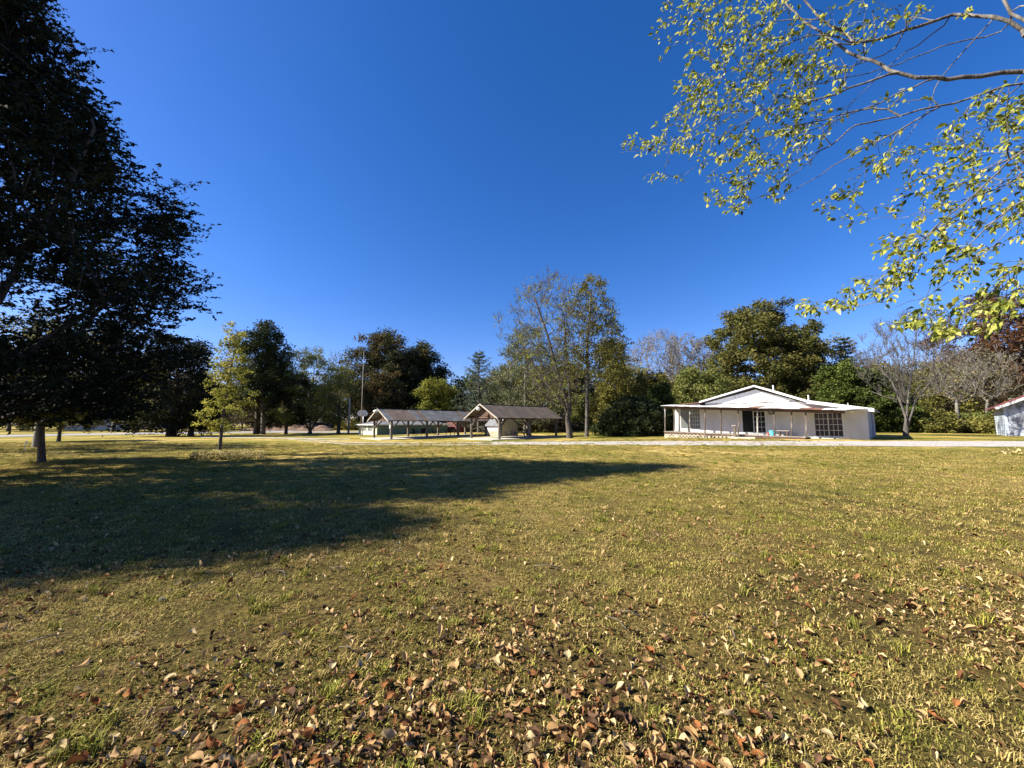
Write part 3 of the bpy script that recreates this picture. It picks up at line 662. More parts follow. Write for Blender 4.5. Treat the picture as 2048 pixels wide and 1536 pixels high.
# ------------------------------------------------------------------ open pavilions
PA = math.atan2(.66, .75)
M['sheet_grey'] = weathered('tarred_grey_sheet', [(.3, (.045, .047, .052)), (.7, (.14, .145, .155))], 1.5, (1, 1, 1), .8, .3, fine=10)
M['sheet_rust'] = weathered('tarred_brown_sheet', [(.3, (.06, .042, .032)), (.7, (.14, .10, .075))], 1.5, (1, 1, 1), .85, .3, fine=10)
M['sheet_mix'] = weathered('streaked_sheet', [(.3, (.045, .036, .03)), (.6, (.09, .072, .06)), (.8, (.15, .135, .12))], 2.5, (1, .3, 1), .85, .4, fine=12)
def pavilion(f, root, bays, w, ze, zr, L, mats, over=.5, endo=.65):
    bay = 4.17; slab_z = 0
    # slab
    g = lambda x, y: f.g(x, y)
    x0, x1, y0, y1 = -1.4, bays * bay + .8, -.55, w + .55
    c = [(x0, y0), (x1, y0), (x1, y1), (x0, y1)]
    xs = np.linspace(x0, x1, 9); ys = np.linspace(y0, y1, 5); 
    for i in range(8):
        MB().hexa([(xs[i] + .006, y0, g(xs[i], y0) - .3), (xs[i+1] - .006, y0, g(xs[i+1], y0) - .3), (xs[i+1] - .006, y1, g(xs[i+1], y1) - .3), (xs[i] + .006, y1, g(xs[i], y1) - .3)],
                  [(xs[i] + .006, y0, g(xs[i], y0) + .06), (xs[i+1] - .006, y0, g(xs[i+1], y0) + .06), (xs[i+1] - .006, y1, g(xs[i+1], y1) + .06), (xs[i] + .006, y1, g(xs[i], y1) + .06)]).build('floor_slab', M['concrete'], root)
    ang = (zr - ze) / (w / 2 + over); zp = ze + ang * over - .10       # roof height above the posts
    xe0, xe1 = -endo, bays * bay + endo
    for yy in (0, w):
        for k in range(bays + 1):
            x = k * bay; gz = g(x, yy); lean = random.uniform(-.03, .03)
            po = MB().bar((x, yy, gz - .1), (x + lean, yy, zp - .16), .21); po.build('post', M['wood_post'], root, bevel=.02)
            for s in (-1, 1):                     # knee braces along the eave
                if (k == 0 and s == -1) or (k == bays and s == 1):
                    continue
                MB().bar((x + s * .08, yy, zp - .95), (x + s * .85, yy, zp - .17), .11).build('brace', M['wood_post'], root)
            if k in (0, bays):
                s = 1 if yy == 0 else -1
                MB().bar((x, yy + s * .08, zp - .95), (x, yy + s * .8, zp - .17), .11).build('brace', M['wood_post'], root)
        MB().box(xe0 + .1, xe1 - .1, yy - .09, yy + .09, zp - .16, zp - .002).build('eave_beam', M['wood_dark'], root)
    for k in range(bays + 1):
        x = k * bay; MB().box(x - .07, x + .07, .09, w - .09, zp - .16, zp - .02).build('tie_beam', M['wood_dark'], root)
        MB().box(x - .06, x + .06, w / 2 - .06, w / 2 + .06, zp - .02, zr - .2).build('king_post', M['wood_dark'], root)
    # rafters
    nr = bays * 5
    for k in range(nr + 1):
        x = xe0 + .12 + (xe1 - xe0 - .24) * k / nr
        for s in (-1, 1):
            ya = -over if s == -1 else w + over
            MB().bar((x, ya, ze - .10), (x, w / 2 - .0 * s, zr - .12), .05, .11).build('rafter', M['wood_dark'], root)
    # gable boards at both ends
    for x in (-.02, bays * bay + .02):
        nbd = 16
        for k in range(nbd):
            ya = .15 + (w - .3) * k / nbd; yb = .15 + (w - .3) * (k + 1) / nbd; ym = (ya + yb) / 2
            top = zr - abs(ym - w / 2) * ang - .22
            if random.random() < .12 or top - zp < .15: continue
            MB().box(x - .015, x + .015, ya + .01, yb - .01, zp + .0 + random.uniform(-.05, .05), top).build('gable_board', M['wood_dark'], root)
    # roof sheets
    npn = max(6, int((xe1 - xe0) / .66))
    for s in (-1, 1):
        for k in range(npn):
            xa = xe0 + (xe1 - xe0) * k / npn; xb = xe0 + (xe1 - xe0) * (k + 1) / npn; dz = .012 * (k % 2) + random.uniform(0, .006)
            ye = -over if s == -1 else w + over; yr = w / 2 - .004 if s == -1 else w / 2 + .004; za = ze + random.uniform(-.02, .01)
            b = [(xa, ye, za), (xb, ye, za), (xb, yr, zr), (xa, yr, zr)]
            if s == 1: b = [b[3], b[2], b[1], b[0]]
            MB().hexa([(p[0], p[1], p[2] - .045 + dz) for p in b], [(p[0], p[1], p[2] - .02 + dz) for p in b]).build('roof_sheet', M[mats[(k * 7 + (k // 3)) % len(mats)]], root)
    MB().hexa([(xe0, w / 2 - .12, zr - .03), (xe1, w / 2 - .12, zr - .03), (xe1, w / 2 + .12, zr - .03), (xe0, w / 2 + .12, zr - .03)],
              [(xe0, w / 2 - .12, zr - .005), (xe1, w / 2 - .12, zr - .005), (xe1, w / 2 + .12, zr - .005), (xe0, w / 2 + .12, zr - .005)]).build('ridge_cap', M['sheet_grey'], root)
    for x, mt in ((xe0 - .03, 'wood_trim'), (xe1 + .03, 'wood_post')):
        for s in (-1, 1):
            ye = -over - .02 if s == -1 else w + over + .02
            MB().bar((x, ye, ze - .10), (x, w / 2 + .02 * s, zr - .06), .04, .12).build('rake_board', M[mt], root)
    return zp
P1 = Frame((-12.7, 40.9, hgt(-12.7, 40.9)), PA); P2 = Frame((-1.26, 38.5, hgt(-1.26, 38.5)), PA)
def zloc(f, px, py, x, y):
    Y = f.wor((x, y, 0)).y; return at(px, py, Y).z - f.o.z
r1 = thing('picnic_shelter', 'long open timber picnic shelter with a patched grey and brown sheet roof', 'picnic shelter', P1.o, PA, 'open picnic shelters')
W1, W2 = 4.6, 4.74
pavilion(P1, r1, 3, W1, zloc(P1, 780, 840.3, -.6, -.5), zloc(P1, 758, 817, -.6, W1 / 2), 0, ['sheet_grey', 'sheet_grey', 'sheet_rust', 'sheet_grey', 'sheet_rust'])
r2 = thing('picnic_shelter', 'shorter brown roofed picnic shelter beside the big half bare tree', 'picnic shelter', P2.o, PA, 'open picnic shelters')
pavilion(P2, r2, 2, W2, zloc(P2, 997, 835, -.6, -.5), zloc(P2, 964, 807.5, -.6, W2 / 2), 0, ['sheet_mix', 'sheet_rust', 'sheet_mix'])
def yard_lamp(px, py, f, label, globe):
    x, z = f.hit(px, py, W1 / 2); 
    # hangs from the gable peak
    d = ray(px, py); p = None
    e = Vector((0, 0, EYE)) - f.o; t = (-.95 - e.dot(f.x)) / d.dot(f.x); p = Vector((0, 0, EYE)) + d * t
    r = thing('yard_lamp', label, 'lamp', p, f.a, 'lamps on the shelter gables')
    if globe: MB().tube([(0, 0, -.20), (0, 0, -.16), (0, 0, -.05), (0, 0, .06), (0, 0, .13)], [.08, .17, .23, .2, .09], 14).build('globe', M['white_metal'], r, True)
    else:
        MB().tube([(0, 0, -.10), (0, 0, -.02), (0, 0, .06), (0, 0, .12)], [.30, .28, .16, .06], 14).build('shade', M['white_metal'], r, True)
        MB().tube([(0, 0, -.22), (0, 0, -.10)], [.10, .12], 12).build('bulb_guard', M['grey_metal'], r, True)
    MB().bar((0, 0, .1), (.35, 0, .22), .04).build('bracket', M['dark_metal'], r); 
yard_lamp(751.5, 821.5, P1, 'white dish yard lamp on the gable of the long shelter', False)
yard_lamp(956.5, 817, P2, 'round white globe lamp on the gable of the short shelter', True)
# meter box on the front corner post
p = P1.wor((-.13, -.02, 1.35)); t = thing('meter_box', 'small white box fixed to the front corner post of the long shelter', 'box', p, PA)
MB().box(-.10, .0, -.12, .12, -.18, .18).build('casing', M['white_metal'], t, bevel=.01); MB().bar((-.05, 0, -.18), (-.05, 0, -.9), .03).build('conduit', M['grey_metal'], t)

# stone and board hut behind the short shelter
M['stone'] = weathered('pale_fieldstone', [(.3, (.34, .30, .20)), (.7, (.58, .52, .38))], 4, rough=.9, bumpk=.6)
M['cream'] = weathered('cream_boards', [(.3, (.46, .41, .28)), (.7, (.64, .58, .42))], 2, (1, 1, .3), .85, .2)
M['shingle'] = weathered('grey_shingles', [(.3, (.10, .105, .12)), (.7, (.20, .205, .22))], 3, rough=.9, bumpk=.4)
def hut():
    f = Frame((-1.42, 46.0, hgt(-1.4, 46)), PA); L, Wd = 2.8, 2.5
    r = thing('stone_hut', 'small cream hut with a stone lower wall behind the short shelter', 'hut', f.o, PA)
    rnd = random.Random(3)
    for face in range(2):                        # stones, one by one
        ln = L if face == 0 else Wd; z = -.1
        for row in range(4):
            x = 0; h = .2
            while x < ln - .02:
                w_ = min(rnd.uniform(.28, .5), ln - x); 
                if ln - x - w_ < .12: w_ = ln - x
                pr = rnd.uniform(0, .03); zz = z + row * h
                if face == 0: MB().box(x + .01, x + w_ - .01, -.07 - pr, .1, zz + .01, zz + h - .01).build('stone', M['stone'], r, bevel=.015)
                else: MB().box(-.07 - pr, .1, .11 + x + .01 if x == 0 else x + .01, x + w_ - .01, zz + .01, zz + h - .01).build('stone', M['stone'], r, bevel=.015)
                x += w_
    for k in range(7):
        xa, xb = L * k / 7, L * (k + 1) / 7; m = (xa + xb) / 2; top = lambda x: 1.42 + 1.15 * (1 - abs(x - L / 2) / (L / 2))
        MB().add([(xa + .006, -.03, .7), (xb - .006, -.03, .7), (xb - .006, -.03, top(xb)), (xa + .006, -.03, top(xa)), (xa + .006, .03, .7), (xb - .006, .03, .7), (xb - .006, .03, top(xb)), (xa + .006, .03, top(xa))],
                 [(0,1,2,3),(7,6,5,4),(0,4,5,1),(1,5,6,2),(2,6,7,3),(3,7,4,0)]).build('wall_board', M['cream'], r)
    MB().box(-.03, .03, .05, Wd, .7, 1.42).build('side_wall', M['white_metal'], r); MB().box(L - .03, L + .03, .05, Wd, -.1, 1.42).build('side_wall', M['cream'], r)  # left wall whiter than the cream ones: strong sunlight put into its colour
    MB().box(.05, L - .05, Wd - .05, Wd, -.1, 1.42).build('rear_wall', M['cream'], r)
    for s in (-1, 1):
        xe = -.25 if s < 0 else L + .25; xm = L / 2 - .002 if s < 0 else L / 2 + .002; ze = 1.42 - .2
        b = [(xe, -.3, ze), (xm, -.3, 2.62), (xm, Wd + .3, 2.62), (xe, Wd + .3, ze)]
        if s > 0: b = [b[1], b[0], b[3], b[2]]
        MB().hexa(b, [(p[0], p[1], p[2] + .06) for p in b]).build('roof', M['shingle'], r)
hut()
def green_building():
    f = Frame((-19.55, 56, 0), PA); L, Wd = 11.9, 7.1; ze = 1.62; zr = 2.62
    M['green_wall_shaded'] = weathered('shaded_green_block_wall', [(.3, (.09, .15, .115)), (.7, (.15, .22, .17))], 1.2, rough=.9, finecol=.15)  # the building's green with the camera side's shade put into it
    M['green_wall_lit'] = weathered('lit_pale_green_wall', [(.3, (.42, .48, .36)), (.7, (.56, .60, .46))], 1.2, rough=.9, finecol=.15)  # same green as lit on the left face, sunlight put into the colour
    r = thing('green_building', 'low green block building with grey hip roof behind the long shelter', 'building', f.o, PA)
    MB().box(.2, L, 0, .2, -.9, ze).build('wall', M['green_wall_shaded'], r)
    MB().box(0, .198, 0, Wd, -.9, ze).build('wall', M['green_wall_lit'], r); MB().box(.2, L, Wd - .2, Wd, -.9, ze).build('wall', M['green_wall_shaded'], r); MB().box(L - .2, L - .002, .2, Wd - .2, -.9, ze - .002).build('wall', M['green_wall_shaded'], r)
    for (a, b) in ((1.6, 3.3), (4.0, 5.9)):
        w_ = MB().box(-.04, -.002, a, b, .62, 1.36).build('window', M['glass_curtain'], r)
        fr = MB().box(-.07, -.042, a - .06, b + .06, 1.36, 1.43).box(-.07, -.042, a - .06, b + .06, .55, .62)
        for k in range(4): y = a + (b - a) * k / 3; fr.box(-.068, -.042, y - .03, y + .03, .62, 1.36)
        fr.build('window_frame', M['white_metal'], w_)
    o = .45; h = Wd / 2
    e = [(-o, -o), (L + o, -o), (L + o, Wd + o), (-o, Wd + o)]
    vs = [(x, y, ze) for x, y in e] + [(h, h, zr), (L - h, h, zr)]
    MB().add(vs, [(0, 1, 5, 4), (1, 2, 5), (2, 3, 4, 5), (3, 0, 4), (3, 2, 1, 0)]).build('roof', M['shingle'], r)
    fb = MB(); t = .13
    fb.box(-o - .03, L + o + .03, -o - .03, -o - .001, ze - t, ze + .02); fb.box(-o - .03, -o - .001, -o, Wd + o, ze - t, ze + .02)
    fb.build('fascia', M['white_metal'], r)
    # dark red lean-to at its right end
    q = thing('red_shed', 'dark red board shed between the two picnic shelters', 'shed', f.wor((L + .9, -1.2, 0)), PA)
    M['red_board'] = weathered('dark_red_boards', [(.3, (.07, .022, .018)), (.7, (.15, .05, .038))], 2, (1, 1, .3), .85, .2)
    for k in range(14): MB().box(k * .45 + .01, k * .45 + .44, -.02, .03, -.6, 2.0).build('wall_board', M['red_board'], q)
    MB().box(0, 6.3, .035, 3, -.6, 1.98).build('wall', M['red_board'], q)
    b = [(-.2, -.3, 1.98), (6.5, -.3, 1.98), (6.5, 3.2, 2.35), (-.2, 3.2, 2.35)]; MB().hexa(b, [(x, y, z + .08) for x, y, z in b]).build('roof', M['shingle'], q)
    g2 = Frame(f.wor((L + 8.0, -1.0, 0)), PA); q = thing('green_shed', 'narrow pale green shed seen between the shelters', 'shed', g2.o, PA)
    MB().box(0, 2.2, 0, 2.5, -.6, 2.1).build('wall', M['green_wall_lit'], q); b = [(-.2, -.3, 2.12), (2.4, -.3, 2.12), (2.4, 2.8, 2.4), (-.2, 2.8, 2.4)]; MB().hexa(b, [(x, y, z + .08) for x, y, z in b]).build('roof', M['shingle'], q)
green_building()

# ------------------------------------------------------------------ the painted shed on the right
def shed():
    f = Frame((43.4, 34.0, hgt(43.4, 34)), math.radians(-45)); gz = -.25
    M['peeling'] = weathered('peeling_blue_white_paint', [(.42, (.17, .18, .21)), (.52, (.36, .39, .45)), (.62, (.55, .59, .65))], 1.6, (1.3, 1, .8), .85, .3, fine=9)
    M['siding'] = weathered('pale_blue_siding', [(.3, (.38, .45, .54)), (.7, (.54, .60, .68))], 2, rough=.8, finecol=.15)
    M['red_roof'] = weathered('dark_red_roof', [(.3, (.14, .035, .035)), (.7, (.24, .07, .06))], 1, rough=.6, finecol=.2)
    r = thing('shed', 'small white shed with peeling front and dark red roof at the right edge', 'shed', f.o, f.a)
    Wd = 6.0; D = 5.2; zt = f.hit(2008, 812)[1]; zr = zt + 1.55
    for k in range(5):
        xa, xb = Wd * k / 5, Wd * (k + 1) / 5; top = lambda x: zt + (zr - zt) * (1 - abs(x - Wd / 2) / (Wd / 2))
        if k == 2:
            m = (xa + xb) / 2; vs = [(xa + .005, y, z) if i != 1 else 0 for i, (y, z) in enumerate([])]
            pts = [(xa + .005, gz), (xb - .005, gz), (xb - .005, top(xb)), (m, top(m)), (xa + .005, top(xa))]
        else: pts = [(xa + .005, gz), (xb - .005, gz), (xb - .005, top(xb)), (xa + .005, top(xa))]
        n = len(pts); vs = [(x, 0, z) for x, z in pts] + [(x, .04, z) for x, z in pts]
        MB().add(vs, [tuple(range(n)), tuple(range(n, 2 * n))[::-1]] + [(i, n + i, n + (i + 1) % n, (i + 1) % n) for i in range(n)]).build('front_panel', M['peeling'], r)
    nb = 12; h = (zt - gz) / nb
    for k in range(nb):
        z0 = gz + k * h; MB().hexa([(-.035, .04, z0), (.02, .04, z0), (.02, D, z0), (-.035, D, z0)], [(-.008, .04, z0 + h + .01), (.02, .04, z0 + h + .01), (.02, D, z0 + h + .01), (-.008, D, z0 + h + .01)]).build('siding_board', M['siding'], r)
    MB().box(-.05, .13, -.045, -.003, gz, zt + .05).build('corner_board', M['siding'], r); MB().box(Wd - .04, Wd, .05, D, gz, zt).build('side_wall', M['siding'], r)
    MB().box(.03, Wd - .05, D - .05, D, gz, zt).build('rear_wall', M['siding'], r)
    k = (zr - zt) / (Wd / 2); ov = .55
    for s in (-1, 1):
        xe = -ov if s < 0 else Wd + ov; xm = Wd / 2; ze = zt - k * ov + .08; b = [(xe, -.7, ze), (xm, -.7, zr + .08), (xm, D + .5, zr + .08), (xe, D + .5, ze)]
        if s > 0: b = [b[1], b[0], b[3], b[2]]
        MB().hexa(b, [(x, y, z + .05) for x, y, z in b]).build('roof', M['red_roof'], r)
        MB().bar((xe, -.72, ze - .03), (xm, -.72, zr + .05), .04, .20).build('rake_board', M['white_metal'], r)
shed()

def mobile_home():
    f = Frame((-112, 97, hgt(-100, 97)), math.radians(4)); f.o.z = at(150, 858, 100).z
    r = thing('mobile_home', 'long white mobile home with a red door far behind the cedar', 'mobile home', f.o, f.a)
    z1 = 2.8
    M['mh_wall'] = weathered('off_white_siding', [(.3, (.52, .52, .53)), (.7, (.68, .68, .68))], .8, rough=.7, finecol=.1)
    L = 26; wl = MB().box(0, L, 0, 4.5, -.5, z1); wl.build('wall', M['mh_wall'], r)
    b = [(-.3, -.4, z1 + .01), (L + .3, -.4, z1 + .01), (L + .3, 4.9, z1 + .01), (-.3, 4.9, z1 + .01)]
    MB().add(b + [(-.3, 2.2, z1 + .7), (L + .3, 2.2, z1 + .7)], [(0, 1, 5, 4), (2, 3, 4, 5), (3, 0, 4), (1, 2, 5), (3, 2, 1, 0)]).build('roof', M['shingle'], r)
    d = ray(176, 850); e = Vector((0, 0, EYE)) - f.o; t = -e.dot(f.y) / d.dot(f.y); x = f.loc(Vector((0, 0, EYE)) + d * t).x
    M['red_door'] = weathered('red_door_paint', [(.3, (.45, .03, .02)), (.7, (.55, .05, .03))], 2, finecol=.1)
    dr = MB().box(x - .65, x + .65, -.06, -.002, .1, 2.3).build('door', M['red_door'], r); MB().box(x + .45, x + .55, -.10, -.062, 1.0, 1.1).build('handle', M['grey_metal'], dr)
    for wx in (x - 9, x - 4.5, x + 2.2, x + 5.5):
        if 0.5 < wx < L - 2: 
            w_ = MB().box(wx, wx + 1.5, -.05, -.002, 1.0, 2.2).build('window', M['glass'], r); MB().box(wx - .08, wx + 1.58, -.07, -.052, .9, 1.0).box(wx - .08, wx + 1.58, -.07, -.052, 2.2, 2.3).box(wx + .7, wx + .8, -.07, -.052, 1.0, 2.2).build('window_frame', M['white_metal'], w_)
mobile_home()

# ------------------------------------------------------------------ poles, backboard, mailbox, chairs
p = G(721, 872.3); t = thing('mast', 'very tall thin pale mast standing in front of the basketball backboard', 'pole', p)
H = at(728, 702, p.y).z - p.z
MB().tube([(0, 0, -.2), (.0, 0, H * .5), (.0, 0, H)], [.055, .045, .02], 8).build('shaft', M['wood_trim'], t, True); MB().tube([(0, 0, 0), (0, 0, .3)], [.08, .08], 8).build('base_sleeve', M['grey_metal'], t)
p = Vector((at(697.5, 850, 66).x, 66, hgt(-28, 66))); t = thing('utility_pole', 'weathered light pole with a small lamp left of the long shelter', 'pole', p); H = at(700, 797, 66).z - p.z
MB().tube([(0, 0, -.2), (0, 0, H)], [.17, .13], 10).build('shaft', M['wood_trim'], t, True); MB().tube([(0, 0, H - .25), (-.3, -.3, H - .1), (-.55, -.4, H - .12)], .035, 6).build('arm', M['grey_metal'], t, True)
MB().tube([(-.45, -.38, H - .12), (-.8, -.52, H - .2)], [.1, .16], 8).build('lamp_head', M['white_metal'], t, True)
def backboard():
    Y = 53.0; p = Vector((at(724, 830, Y).x, Y + .5, hgt(-20, 53))); t = thing('basketball_hoop', 'fan shaped grey basketball backboard on a post behind the tall mast', 'basketball hoop', p, math.radians(8))
    zc = at(724, 826, Y).z - p.z; W = .70; pts = []
    for k in range(13):
        a = math.pi * k / 12; pts.append((W * math.cos(a), zc - .08 + .52 * math.sin(a)))
    pts += [(-W, zc - .22), (-.45, zc - .45), (.45, zc - .45), (W, zc - .22)]
    n = len(pts); vs = [(x, -.50, z) for x, z in pts] + [(x, -.46, z) for x, z in pts]
    MB().add(vs, [tuple(range(n)), tuple(range(n, 2 * n))[::-1]] + [(i, n + i, n + (i + 1) % n, (i + 1) % n) for i in range(n)]).build('backboard', M['backboard'], t)
    MB().tube([(0, 0, -.2), (0, 0, zc)], .055, 8).build('post', M['grey_metal'], t, True); MB().bar((0, 0, zc - .3), (0, -.46, zc), .05).bar((0, 0, zc), (0, -.46, zc + .1), .05).build('bracket', M['grey_metal'], t)
    M['orange'] = weathered('orange_rim', [(.3, (.4, .1, .03)), (.7, (.5, .14, .05))], 3)
    MB().tube([(.23 * math.cos(k * .5236), -.78 + .23 * math.sin(k * .5236), zc - .25) for k in range(13)], .012, 6).build('rim', M['orange'], t, True)
backboard()
p = Vector((at(613 - 128, 850, 92).x, 92, 0)); p.z = hgt(p.x, p.y); t = thing('utility_pole', 'thin distant grey pole between the trunks near the brush heap', 'pole', p)
MB().tube([(0, 0, -.2), (0, 0, 7.5)], [.15, .11], 8).build('shaft', M['wood_post'], t, True); MB().box(-.9, .9, -.05, .05, 7.0, 7.12).build('crossarm', M['wood_post'], t)
def mailbox(px, py, label):
    p = G(px, py); t = thing('mailbox', label, 'mailbox', p, .3, 'roadside mailboxes')
    MB().box(-.05, .05, -.05, .05, -.1, 1.1).build('post', M['wood_dark'], t)
    pts = [(.11 * math.cos(math.pi * k / 8), .13 + .11 * math.sin(math.pi * k / 8)) for k in range(9)] + [(-.11, 0), (.11, 0)]; n = len(pts)
    vs = [(x, -.28, z + 1.1) for x, z in pts] + [(x, .28, z + 1.1) for x, z in pts]
    MB().add(vs, [tuple(range(n)), tuple(range(n, 2 * n))[::-1]] + [(i, n + i, n + (i + 1) % n, (i + 1) % n) for i in range(n)]).build('box', M['dark_metal'], t)
    MB().box(.115, .13, -.1, -.06, 1.2, 1.42).build('flag', M['red_door'], t)
mailbox(627, 863.5, 'dark mailbox on a post just right of the forked green tree'); mailbox(468, 862.0, 'dark mailbox on a post left of the thick dark trunk')
p = G(48, 903); t = thing('marker_stake', 'thin white stake with a pale flag in the lit grass at far left', 'stake', p)
MB().bar((0, 0, -.05), (.03, 0, .62), .018).build('stake', M['white_metal'], t); MB().add([(.03, 0, .62), (.14, .02, .55), (.12, .0, .45), (.03, 0, .5), (.03, .006, .62), (.14, .026, .55), (.12, .006, .45), (.03, .006, .5)], [(0,1,2,3),(7,6,5,4),(0,4,5,1),(1,5,6,2),(2,6,7,3),(3,7,4,0)]).build('flag', M['white_metal'], t)

M['chair_cloth'] = weathered('dark_canvas', [(.3, (.018, .02, .028)), (.7, (.04, .045, .06))], 3)
def chair_parts(t):
    MB().hexa([(-.28, -.25, .40), (.28, -.25, .40), (.28, .25, .36), (-.28, .25, .36)], [(-.28, -.25, .42), (.28, -.25, .42), (.28, .25, .38), (-.28, .25, .38)]).build('seat', M['chair_cloth'], t)
    MB().hexa([(-.28, .25, .38), (.28, .25, .38), (.28, .27, .38), (-.28, .27, .38)], [(-.28, .43, .95), (.28, .43, .95), (.28, .45, .95), (-.28, .45, .95)]).build('backrest', M['chair_cloth'], t)
    for s in (-1, 1):
        MB().tube([(s * .3, -.28, 0), (s * .3, .27, .38), (s * .3, .46, .98)], .014, 6).build('leg', M['dark_metal'], t)
        MB().tube([(s * .3, .36, 0), (s * .3, -.28, .62)], .014, 6).build('leg', M['dark_metal'], t)
        MB().box(s * .3 - .03, s * .3 + .03, -.30, .28, .62, .645).build('armrest', M['chair_cloth'], t)
def put_on_slab(f, x, y): return f.wor((x, y, f.g(x, y) + .062))
ch = thing('lawn_chair', 'dark folding lawn chair under the long shelter, leftmost of the row', 'chair', put_on_slab(P1, 4.6, 3.4), PA + .5, 'dark lawn chairs under the long shelter'); chair_parts(ch)
for lb, x, y, rz in (('dark folding lawn chair under the long shelter, second from the left', 5.4, 2.9, PA - .2), ('dark folding lawn chair in the middle of the row under the long shelter', 6.2, 3.3, PA + .2),
                     ('dark folding lawn chair nearest the middle front post of the long shelter', 6.7, 2.4, PA + .9)):
    c = ch.copy(); COL.objects.link(c); c['label'] = lb; c.location = put_on_slab(P1, x, y); c.rotation_euler = (0, 0, rz)
    for k in ch.children: d = k.copy(); COL.objects.link(d); d.parent = c
def picnic_table(f, x, y, rz, label):
    t = thing('picnic_table', label, 'picnic table', put_on_slab(f, x, y), rz)
    for k in range(5): MB().box(-.9, .9, -.37 + k * .15, -.24 + k * .15, .70, .735).build('top_board', M['wood_post'], t)
    for s in (-1, 1):
        for k in range(2): MB().box(-.9, .9, s * .70 - .14 + k * .145, s * .70 - .005 + k * .145, .42, .455).build('seat_board', M['wood_post'], t)
        MB().box(s * .62 - .03, s * .62 + .03, -.82, .82, .36, .42).build('cross_beam', M['wood_post'], t)
        for q in (-1, 1): MB().bar((s * .62, q * .62, 0), (s * .62, q * .22, .70), .05, .09).build('leg', M['wood_post'], t)
picnic_table(P1, 9.6, 3.2, PA, 'wooden picnic table deep under the far end of the long shelter')
picnic_table(P2, 6.4, 3.2, PA + .1, 'wooden picnic table in the shade of the short shelter')
p = G(768.5, 867.5); t = thing('bucket', 'small white bucket on the grass in front of the green wall', 'bucket', p + Vector((0, 2, 0)))
MB().tube([(0, 0, 0), (0, 0, .42)], [.17, .21], 12).build('pail', M['white_metal'], t, True); MB().tube([(.21 * math.cos(a * .3927), 0, .42 + .16 * math.sin(a * .3927)) for a in range(9)], .01, 5).build('handle', M['grey_metal'], t)

